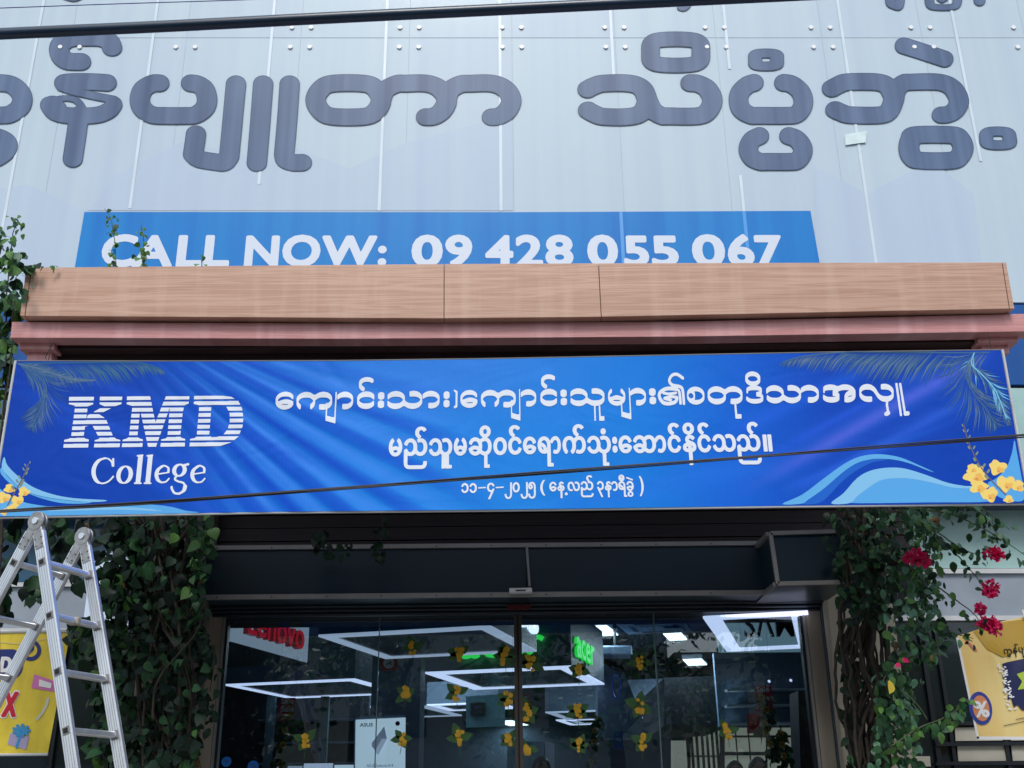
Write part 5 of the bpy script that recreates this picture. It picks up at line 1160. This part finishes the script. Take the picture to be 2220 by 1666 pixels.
# ================================================================== PLANTS
def leaf_mesh(kind, m):
    if kind == 'heart': prof = [(0, .06), (.22, .10), (.46, -.05), (.50, -.30), (.36, -.62), (.16, -.85), (0, -1.05)]
    elif kind == 'ovate': prof = [(0, .0), (.16, -.03), (.33, -.22), (.37, -.45), (.27, -.72), (.12, -.92), (0, -1.08)]
    else: prof = [(0, 0), (.3, -.12), (.5, -.42), (.42, -.78), (.2, -.98), (0, -1)]
    n = len(prof); mid = [(0, 0, p[1]) for p in prof]
    v = []; f = []
    for i, (x, y) in enumerate(prof): v.append((0, -.05 * math.sin(i / (n - 1) * math.pi) + .10 * (y * y) * .6, y))
    L = len(v)
    for sg in (1, -1):
        b0 = len(v)
        for i, (x, y) in enumerate(prof[1:-1]): v.append((sg * x, -.22 * abs(x) + .05 * (y * y) + .02 * math.sin(i * 2.2), y))
        for i in range(n - 1):
            a_, c_ = i, i + 1; l_ = b0 + i - 1 if i > 0 else None; r_ = b0 + i if i < n - 2 else None
            q_ = [a_] + ([l_] if l_ is not None else []) + ([r_] if r_ is not None else []) + [c_]
            f.append(q_ if sg < 0 else q_[::-1])
    me = bpy.data.meshes.new('leaf'); me.from_pydata(v, [], f); me.materials.append(m); me.update(); me.polygons.foreach_set('use_smooth', [True] * len(f))
    return me
LM = {}
def lm(kind, m):
    if (kind, m) not in LM: LM[(kind, m)] = leaf_mesh(kind, M[m])
    return LM[(kind, m)]
def leaf_mat4(p, size, face=0.0, droop=.5, yaw=None):
    e = Euler((random.gauss(-.25, droop), random.gauss(0, .7), random.gauss(face, .75) if yaw is None else yaw), 'XYZ')
    s = size * random.uniform(.75, 1.2)
    return Matrix.Translation(Vector([float(c) for c in p])) @ e.to_matrix().to_4x4() @ Matrix.Diagonal((s * random.uniform(.8, 1.1), s, s, 1))
def plant(name, lab, cat, leaves, stems, base, flowers=(), kind='heart', nobj=300, group=None):
    """leaves: (point, size, material, face); the nearest become single leaves, the rest one foliage mesh"""
    t = empty(name, base, lab, cat, group)
    leaves = sorted(leaves, key=lambda l: -l[1] / l[0][1]); mats_ = sorted({l[2] for l in leaves})
    for l in leaves[:nobj]: inst('leaf', lm(kind, l[2]), t, leaf_mat4(l[0], l[1], l[3]))
    rest = leaves[nobj:]
    if rest:
        V2, F2, I2 = [], [], []
        for l in rest:
            me = lm(kind, l[2]); m4 = leaf_mat4(l[0], l[1], l[3]); b0 = len(V2)
            V2 += [tuple(m4 @ v.co) for v in me.vertices]
            for p_ in me.polygons: F2.append([i + b0 for i in p_.vertices]); I2.append(mats_.index(l[2]))
        o = mesh_obj('foliage', V2, F2, None, t, True, [M[m] for m in mats_], I2); tag(o, kind='stuff')
    for s_ in stems:
        b = MB(); b.tube(s_[0], s_[1], 6); b.build('stem', M[s_[2]], t, True)
    for c, r in flowers:
        b0 = MB(); fo = []
        me = lm('petal', 'petal'); V2, F2 = [], []
        for k in range(60):
            u = Vector(rng.normal(0, 1, 3)).normalized(); q_ = u.to_track_quat('-Z', 'X').to_matrix().to_4x4()
            m4 = Matrix.Translation(Vector(c) + u * r * random.uniform(.1, .75)) @ q_ @ Matrix.Rotation(random.random() * 6, 4, 'Z') @ Matrix.Diagonal((.024, .024, .024, 1))
            k0 = len(V2); V2 += [tuple(m4 @ v.co) for v in me.vertices]; F2 += [[i + k0 for i in p_.vertices] for p_ in me.polygons]
        mesh_obj('flower_cluster', V2, F2, M['petal'], t, True)
    return t
def inpoly(x, y, pl):
    c = False; n = len(pl)
    for i in range(n):
        (x0, y0), (x1, y1) = pl[i], pl[(i + 1) % n]
        if (y0 > y) != (y1 > y) and x < (x1 - x0) * (y - y0) / (y1 - y0) + x0: c = not c
    return c
def scatter(pl, n, Y0, Y1, size, mw, clump=.0, face=0):
    xs = [p[0] for p in pl]; ys = [p[1] for p in pl]; out = []
    cl = [(random.uniform(min(xs), max(xs)), random.uniform(min(ys), max(ys))) for _ in range(max(6, n // 22))]
    while len(out) < n:
        if random.random() < clump:
            c = random.choice(cl); x, y = random.gauss(c[0], 22), random.gauss(c[1], 26)
        else: x, y = random.uniform(min(xs), max(xs)), random.uniform(min(ys), max(ys))
        if not inpoly(x, y, pl): continue
        Y = random.uniform(Y0, Y1); out.append((P(x, y, Y), size * random.uniform(.65, 1.25), random.choices(list(mw), list(mw.values()))[0], face))
    return out
def along(pts, Y, n, spread, size, mw, face=0, taper=.6):
    c = catmull(pts, 8); out = []
    for k in range(n):
        t = random.random(); i = min(len(c) - 1, int(t * (len(c) - 1))); p = c[i]
        out.append((P(p[0] + random.gauss(0, spread), p[1] + random.gauss(spread * .5, spread), Y + random.gauss(0, .05)), size * (1 - taper * .6 * t) * random.uniform(.7, 1.2), random.choices(list(mw), list(mw.values()))[0], face))
    return out
def stem_px(pts, Y, r0, r1=None, m='stem', jit=.0):
    c = catmull(pts, 5); n = len(c); return ([P(p[0] + random.gauss(0, jit), p[1], Y + random.gauss(0, jit * .004)) for p in c], [r0 + (r1 if r1 is not None else r0) * 0 + ((r1 if r1 is not None else r0) - r0) * i / (n - 1) for i in range(n)], m)
dk = {'leaf_deep': 6, 'leaf_dark': 5, 'leaf_mid': 3.5, 'leaf_light': .3, 'leaf_yellow': .03, 'leaf_dead': .15}
# left creeper over its pillar
L1 = scatter([(240, 1118), (440, 1118), (462, 1180), (440, 1300), (458, 1420), (440, 1540), (420, 1666), (300, 1690), (230, 1560), (215, 1400), (240, 1250)], 1700, 7.2, 8.1, .069, dk, .45)
L1 += scatter([(120, 1122), (330, 1122), (330, 1230), (240, 1300), (150, 1260), (100, 1180)], 220, 7.2, 7.9, .085, dk, .5)
L1 += scatter([(150, 1345), (260, 1330), (280, 1640), (210, 1660), (190, 1500), (170, 1420)], 260, 7.3, 8.0, .08, {'leaf_dark': 4, 'leaf_mid': 5, 'leaf_light': 1}, .7)
L1 += along([(452, 1125), (440, 1160), (432, 1200), (425, 1240), (418, 1290)], 6.9, 26, 12, .085, {'leaf_mid': 5, 'leaf_light': 3})
L1 += along([(462, 1420), (468, 1470), (460, 1540), (448, 1600)], 7.4, 22, 9, .075, {'leaf_dark': 8})
S1 = [stem_px([(random.uniform(270, 430), 1118), (random.uniform(270, 430), 1300), (random.uniform(290, 425), 1480), (random.uniform(290, 420), 1800), (random.uniform(300, 415), 2300)], random.uniform(7.3, 7.72), random.uniform(.004, .013), None, 'stem', 2.5) for _ in range(26)]
S1 += [stem_px([(330, 1560), (345, 1470), (420, 1380), (440, 1330)], 7.2, .008, .004, 'stem', 1), stem_px([(468, 1345), (466, 1420), (455, 1500)], 7.4, .003)]
plant('pillar_creeper', 'dense dark green heart leaved creeper covering the left pillar behind the ladder', 'creeper', L1, S1, P(360, 2200, 7.6))
# the creeper climbing past the left end of the canopy
lw = {'leaf_mid': 5, 'leaf_dark': 2, 'leaf_light': 3, 'leaf_grey': 2}
L2 = along([(10, 640), (18, 700), (14, 780), (20, 860), (10, 940)], 6.9, 110, 17, .105, lw) + scatter([(-60, 900), (24, 870), (20, 960), (4, 1000), (-60, 1010)], 50, 6.9, 7.3, .10, lw, .5)
L2 += along([(0, 530), (35, 560), (45, 600), (40, 640)], 6.3, 40, 14, .085, lw) + along([(45, 560), (80, 578), (125, 580)], 6.35, 22, 8, .055, lw) + along([(25, 560), (28, 510), (34, 472), (44, 480)], 6.3, 22, 8, .06, {'leaf_light': 5, 'leaf_mid': 3}, taper=.8)
L2 += along([(2, 500), (14, 520), (30, 560)], 6.3, 16, 9, .06, lw) + along([(14, 612), (18, 640), (28, 665)], 6.6, 16, 8, .06, lw)
L2 += scatter([(-60, 1120), (40, 1120), (60, 1170), (30, 1260), (20, 1350), (-60, 1380)], 90, 6.9, 7.5, .105, dk, .5) + scatter([(60, 1250), (120, 1255), (110, 1310), (50, 1320)], 20, 7.1, 7.4, .09, lw, .5)
S2 = [stem_px([(-10, 1700), (0, 1300), (8, 1000), (12, 800), (15, 640), (22, 560), (32, 480)], 6.9, .010, .003, 'stem', 1.5), stem_px([(-20, 1700), (-14, 1300), (-4, 1000), (22, 800), (30, 640), (44, 590), (120, 580)], 6.7, .008, .002, 'stem', 1.5)]
plant('wall_creeper', 'bright green creeper climbing past the left end of the canopy, its tip above the fascia', 'creeper', L2, S2, P(0, 2200, 7.0))
# right flowering creeper
mr = {'leaf_grey': 4, 'leaf_mid': 4, 'leaf_dark': 3, 'leaf_light': 1.2, 'leaf_dead': .08}
L3 = scatter([(1880, 1100), (2010, 1100), (2040, 1180), (2030, 1290), (2050, 1400), (1990, 1450), (1930, 1440), (1880, 1300)], 560, 6.8, 7.6, .060, mr, .6)
L3 += scatter([(1790, 1110), (1900, 1110), (1900, 1300), (1840, 1330), (1800, 1260)], 160, 7.2, 8.0, .072, {'leaf_dark': 8, 'leaf_mid': 1.5}, .4)
L3 += scatter([(1890, 1430), (1960, 1430), (1990, 1560), (2010, 1690), (1880, 1690), (1900, 1560)], 400, 6.9, 7.5, .062, {'leaf_grey': 4, 'leaf_mid': 5, 'leaf_light': 1.5}, .6)
L3 += scatter([(1810, 1330), (1870, 1330), (1880, 1680), (1830, 1690)], 60, 7.3, 7.65, .07, {'leaf_dark': 8, 'leaf_mid': 3}, .5)
L3 += scatter([(1800, 1100), (1930, 1100), (1925, 1290), (1890, 1370), (1830, 1340)], 210, 6.85, 7.2, .066, {'leaf_deep': 5, 'leaf_dark': 5, 'leaf_mid': 2}, .4)
brs = [[(1960, 1100), (2050, 1112), (2120, 1140), (2180, 1175), (2230, 1210)], [(1940, 1105), (2010, 1140), (2070, 1180), (2110, 1200), (2140, 1195)], [(2010, 1140), (2060, 1190), (2100, 1230), (2130, 1270)],
       [(1970, 1250), (2020, 1265), (2070, 1300), (2110, 1330), (2125, 1350)], [(1960, 1300), (2000, 1340), (2060, 1370), (2110, 1385)], [(2020, 1100), (2080, 1090), (2130, 1115), (2150, 1140), (2170, 1170)],
       [(1960, 1220), (2000, 1260), (2010, 1300), (2040, 1345)], [(2060, 1100), (2130, 1105), (2190, 1150)], [(1930, 1620), (1990, 1580), (2040, 1560), (2080, 1535), (2098, 1518)], [(2000, 1400), (2015, 1420), (2016, 1438)]]
for i, bpts in enumerate(brs): L3 += along(bpts, 6.85, (34, 40, 26, 34, 40, 30, 26, 20, 44, 14)[i], 9, .068, {'leaf_light': 5, 'leaf_mid': 3} if i == 8 else mr, taper=.5)
L3 += along([(1990, 1470), (2000, 1480)], 6.8, 4, 5, .05, {'leaf_grey': 1}) + [(P(1931, 1478, 6.8), .075, 'leaf_yellow', 0), (P(1952, 1440, 6.85), .05, 'petal', 0), (P(1957, 1428, 6.85), .035, 'petal', 0)]
S3 = [stem_px(b_, 6.87, .006, .002, 'stem_green', .5) for b_ in brs]
S3 += [stem_px([(random.uniform(1815, 1925), 1100), (random.uniform(1820, 1925), 1260), (random.uniform(1820, 1930), 1420), (random.uniform(1840, 1930), 1600), (random.uniform(1850, 1925), 1850), (random.uniform(1850, 1920), 2300)], random.uniform(7.25, 7.68), random.uniform(.004, .016), None, 'stem', 3.5) for _ in range(36)]
S3 += [stem_px([(1824, 1340), (1812, 1440), (1816, 1540), (1850, 1620), (1870, 1700)], 7.5, .010, None, 'stem', 1.5), stem_px([(1960, 1500), (1990, 1530), (2010, 1560)], 6.9, .004, None, 'stem_green')]
FL = [(P(x, y, 6.8), r) for x, y, r in ((1990, 1205, .055), (1973, 1210, .045), (2003, 1218, .05), (2150, 1198, .052), (2163, 1204, .04), (2150, 1275, .058), (2143, 1283, .045), (2127, 1322, .035), (2148, 1352, .062), (2134, 1355, .045), (2158, 1362, .045))]
plant('flowering_creeper', 'twisted bare stemmed creeper on the right pillar with arching sprays and crimson flowers', 'creeper', L3, S3, P(1890, 2250, 7.6), FL, 'ovate')
# sprigs standing above the fascia, strands hanging in the dark
for i, (pts, lab, n) in enumerate((([(252, 588), (250, 545), (246, 505), (240, 475), (226, 452)], 'tallest green sprig standing above the wooden fascia, over the letter C', 44), ([(312, 588), (312, 550), (310, 515), (305, 482)], 'second green sprig above the wooden fascia, over the letter A', 32), ([(436, 582), (438, 565), (442, 553)], 'shortest green sprig peeping over the wooden fascia, by the first letter L', 8))):
    plant('fascia_sprig', lab, 'sprig', along(pts, 6.5, n, 6 if n > 10 else 4, .042, {'leaf_light': 6, 'leaf_mid': 3}, taper=.7), [stem_px(pts, 6.5, .0035, .0015, 'stem_green', .4)], P(*pts[0], 6.5), group='green sprigs growing above the canopy fascia')
for i, (pts, lab) in enumerate((([(826, 1108), (830, 1150), (822, 1190), (824, 1215)], 'dark creeper strand hanging over the sign box under the banner middle'), ([(688, 1150), (700, 1185), (745, 1188), (765, 1165)], 'dark creeper strand lying along the sign box top edge left of centre'))):
    plant('hanging_strand', lab, 'creeper', along(pts, 7.7, 26, 9, .07, {'leaf_dark': 1}), [stem_px(pts, 7.7, .003)], P(*pts[0], 7.7), group='creeper strands in the dark under the canopy')

# ================================================================== SUNFLOWER STICKERS
def sticker(x, y, lab, s=1.0, Y=YD - .004, turn=0, form=0):
    c = P(x, y, Y); t = empty('sunflower_sticker', c, lab, 'sticker', 'sunflower stickers on the glass doors')
    r = .062 * s
    def lf(a, L, w):
        n = 9; pts = []
        for i in range(n): u = i / (n - 1); pts.append((L * u, w * math.sin(math.pi * u ** .8)))
        for i in range(n - 2, 0, -1): u = i / (n - 1); pts.append((L * u, -w * math.sin(math.pi * u ** .8)))
        return [c + np.array([p[0] * math.cos(a) - p[1] * math.sin(a), 0, p[0] * math.sin(a) + p[1] * math.cos(a)]) for p in pts]
    for a_, L in ((2.5 + turn, 1.7), (.6 + turn, 1.6), (3.6 + turn, 1.5), (5.6 + turn, 1.45), (1.7 + turn, 1.5))[: 5 - form]:
        b = MB(); b.prism(lf(a_ + random.uniform(-.35, .35), r * L * random.uniform(.8, 1.15), r * random.uniform(.42, .56)), (0, .002, 0)); b.build('leaf', M['decal_leaf'], t)
    b = MB(); rr = random.Random(int(x * 7 + y))
    for k in range(9):
        cx, cz = rr.uniform(-.35, .35) * r, rr.uniform(-.9, .9) * r * .9; q_ = rr.uniform(.20, .34) * r
        cc_ = c + np.array([cx, -.001 - .0012 * k, cz]); b.prism([cc_ + np.array([q_ * (1 + .25 * math.sin(5 * a2)) * math.cos(a2), 0, q_ * (1 + .25 * math.sin(5 * a2)) * math.sin(a2)]) for a2 in np.linspace(0, 2 * math.pi, 13)[:-1]], (0, .0008, 0))
    b.build('blossom', M['sun_petal'], t)
    b = MB(); b.bar(c + [0, -.0005, -r * .8], c + [rr.uniform(-.2, .2) * r, -.0005, -r * 1.9], .004, .001, up=(0, 1, 0)); b.build('stalk', M['decal_leaf'], t)
rows = {'top': [(895, 1406), (996, 1417), (1096, 1424), (1151, 1438), (1255, 1453), (1386, 1436)], 'second': [(880, 1505), (990, 1503), (1101, 1516), (1144, 1544), (1252, 1543), (1386, 1530)], 'third': [(664, 1608), (871, 1602), (997, 1602), (1103, 1607), (1142, 1622), (1256, 1618), (1393, 1610), (1578, 1585)]}
nm_ = ['first', 'second', 'third', 'fourth', 'fifth', 'sixth', 'seventh', 'eighth']
for rw, lst in rows.items():
    for i, (x, y) in enumerate(lst): sticker(x * 1.0, y * 1.0, 'sunflower sticker on the glass, %s from the left in the %s row' % (nm_[i], {'top': 'top', 'second': 'middle', 'third': 'lowest'}[rw]), random.uniform(.9, 1.15), turn=random.uniform(-.5, .5), form=random.choice((0, 1, 2, 2, 1)))
# leafy garlands with yellow flowers hanging inside
def garland(lab, pts, Y):
    t = empty('flower_garland', P(*pts[0], Y), lab, 'garland', 'sunflower garlands hanging inside the glass'); c = catmull(pts, 6)
    b = MB(); b.tube([P(p[0], p[1], Y) for p in c], .004, 5); b.build('vine', M['stem_green'], t)
    for k in range(len(c) * 2):
        p = random.choice(c); inst('leaf', lm('ovate', 'leaf_mid'), t, leaf_mat4(P(p[0] + random.gauss(0, 6), p[1] + random.gauss(0, 5), Y - .01), .07))
    for k in range(0, len(c), 5):
        p = c[k]; b = MB(); q_ = P(p[0] + random.gauss(0, 3), p[1], Y - .04)
        for j in range(10): an = j / 10 * 2 * math.pi; b.prism([q_ + np.array([math.cos(an + d_) * r_, 0, math.sin(an + d_) * r_]) for d_, r_ in ((0, .006), (-.25, .022), (0, .032), (.25, .022))], (0, .004, 0))
        b.build('flower', M['sun_petal'], t)
        b = MB(); b.disc(q_, (0, -1, 0), .011, .006, 10); b.build('flower_centre', M['sun_core'], t)
garland('leafy garland with yellow flowers over the bright right sale card', [(1654, 1512), (1664, 1545), (1656, 1580), (1668, 1600), (1672, 1640)], 8.6)
garland('leafy garland with yellow flowers below the left sale card', [(627, 1555), (618, 1590), (612, 1630), (610, 1680)], 8.6)
garland('leafy garland with yellow flowers low between posts, right of the barred windows', [(1690, 1590), (1696, 1620), (1702, 1650), (1700, 1690)], 8.9)
garland('dark leafy garland with faint flowers on the column right of the middle post', [(1294, 1556), (1290, 1590), (1286, 1620), (1284, 1680)], 11.5)

# ================================================================== PEOPLE INSIDE (only the tops of their heads show)
def person(lab, x, ytop, Y, rot=0, bun=False):
    top = P(x, ytop, Y); z0_ = .45; h = top[2] - z0_; k = h / 1.68
    t = empty('person', (top[0], Y, z0_), lab, 'person')
    J = [(0, 0, .95), (0, 0, 1.2), (0, 0, 1.38), (0, .01, 1.47), (0, 0, 1.56), (.17, 0, 1.36), (.21, .02, 1.10), (.20, -.06, .88), (-.17, 0, 1.36), (-.21, .02, 1.10), (-.20, -.06, .88), (.09, 0, .90), (.10, -.02, .50), (.10, 0, .08), (.10, -.14, .04), (-.09, 0, .90), (-.10, -.02, .50), (-.10, 0, .08), (-.10, -.14, .04)]
    E = [(0, 1), (1, 2), (2, 3), (3, 4), (2, 5), (5, 6), (6, 7), (2, 8), (8, 9), (9, 10), (0, 11), (11, 12), (12, 13), (13, 14), (0, 15), (15, 16), (16, 17), (17, 18)]
    Rd = [.13, .12, .12, .05, .085, .06, .045, .03, .06, .045, .03, .09, .06, .045, .035, .09, .06, .045, .035]
    me = bpy.data.meshes.new('body'); me.from_pydata([(a * k, b_ * k, c * k) for a, b_, c in J], E, []); o = bpy.data.objects.new('body', me); COL.objects.link(o); o.parent = t
    sm = o.modifiers.new('skin', 'SKIN'); o.modifiers.new('sub', 'SUBSURF').levels = 2; o.modifiers['sub'].render_levels = 2
    for i, r_ in enumerate(Rd): me.skin_vertices[0].data[i].radius = (r_ * k, r_ * k * .8)
    me.skin_vertices[0].data[0].use_root = True; me.materials.append(M['shirt'])
    v, f_ = [], []; n1_, n2_ = 10, 16
    for i in range(n1_ + 1):
        for j in range(n2_):
            th = math.pi * i / n1_; ph = 2 * math.pi * j / n2_; v.append((top[0] + .088 * k * math.sin(th) * math.cos(ph) * (1 + .05 * math.sin(3 * ph)), Y + .10 * k * math.sin(th) * math.sin(ph) + .01, z0_ + (1.56 + .12 * math.cos(th)) * k))
    for i in range(n1_): f_ += [[i * n2_ + j, (i + 1) * n2_ + j, (i + 1) * n2_ + (j + 1) % n2_, i * n2_ + (j + 1) % n2_] for j in range(n2_)]
    mesh_obj('hair', v, f_, M['hair'], t, True)
    fv = [(top[0] + .075 * k * math.sin(a_) * math.cos(p_), Y - .02 + .085 * k * math.sin(a_) * math.sin(p_), z0_ + (1.535 + .12 * math.cos(a_)) * k) for a_ in np.linspace(.1, math.pi - .1, 9) for p_ in np.linspace(math.pi, 2 * math.pi, 9)]
    mesh_obj('face', fv, [[i * 9 + j, i * 9 + j + 1, (i + 1) * 9 + j + 1, (i + 1) * 9 + j] for i in range(8) for j in range(8)], M['skin'], t, True)
    t.rotation_euler = (0, 0, 0)
person('person with short black hair just inside the doors, right of the middle post', 1173, 1638, 9.8)
person('person with dark hair inside at the right, under the barred windows', 1592, 1648, 10.2)
person('taller person with dark hair inside, below the maroon card', 1642, 1640, 10.0)

# ================================================================== ACROSS THE STREET (seen in the reflections)
def tree(x, y, h, r, lab, n=4600):
    t = empty('street_tree', (x, y, 0), lab, 'tree', 'trees across the street, behind the viewer')
    b = MB(); b.tube([(x, y, 0), (x + .1, y, h * .3), (x - .1, y + .1, h * .55), (x, y, h * .8)], [.24, .2, .14, .06], 9); b.build('trunk', M['bark'], t, True)
    for k in range(6):
        an = k * 1.05; z = h * (.35 + .05 * k); b = MB(); b.tube([(x, y, z), (x + math.cos(an) * r * .4, y + math.sin(an) * r * .4, z + h * .13), (x + math.cos(an) * r * .8, y + math.sin(an) * r * .8, z + h * .2)], [.09, .06, .02], 6); b.build('limb', M['bark'], t, True)
    cl = [(x + random.gauss(0, r * .5), y + random.gauss(0, r * .4), h * random.uniform(.38, .98), random.uniform(.5, 1.1) * r * .38) for _ in range(34)]
    V2, F2, I2 = [], [], []
    for k in range(n):
        c = random.choice(cl); u = rng.normal(0, 1, 3); u /= np.linalg.norm(u); p = np.array(c[:3]) + u * c[3] * random.uniform(.5, 1.05)
        a = rng.normal(0, 1, 3); a /= np.linalg.norm(a); bb = np.cross(u, a); s_ = random.uniform(.09, .18); k0 = len(V2)
        V2 += [tuple(p + a * s_), tuple(p + bb * s_ * .6), tuple(p - a * s_), tuple(p - bb * s_ * .6)]; F2.append([k0, k0 + 1, k0 + 2, k0 + 3]); I2.append(k % 2)
    tag(mesh_obj('crown', V2, F2, None, t, False, [M['leaf_light'], M['leaf_mid']], I2), kind=None)
for i, (x, y, h, r) in enumerate(((-9, -13, 9.6, 3.6), (-3.5, -15, 11, 3.8), (2.6, -13.5, 9.8, 3.5), (8.0, -15, 11, 3.8), (13.5, -13, 9.4, 3.5), (-15, -15, 10, 3.6))):
    tree(x, y, h, r, 'leafy street tree across the road, %s along the row' % nm_[i])
for i, (x0, x1, h, c) in enumerate(((-22, -6, 7.5, (.42, .40, .36)), (-5.6, 5.6, 9.0, (.36, .37, .38)), (6, 22, 6.8, (.45, .38, .30)))):
    t = empty('street_building', ((x0 + x1) / 2, -24, 0), ('cream', 'grey', 'tan')[i] + ' low building across the road, %s of three' % nm_[i], 'building')
    b = MB(); b.box((x0, -32, 0), (x1, -24, h)); b.build('wall', mat('fw%d' % i, c, .8, var=.12), t)
    for k in range(int((x1 - x0) / 3)):
        for z in (1.0, 4.2):
            b = MB(); b.box((x0 + .8 + k * 3, -23.99, z), (x0 + 2.4 + k * 3, -23.95, z + 1.6)); b.build('window', M['window'], t)
    b = MB(); b.box((x0 - .2, -32.2, h), (x1 + .2, -23.7, h + .25)); b.build('roof', M['concrete'], t)
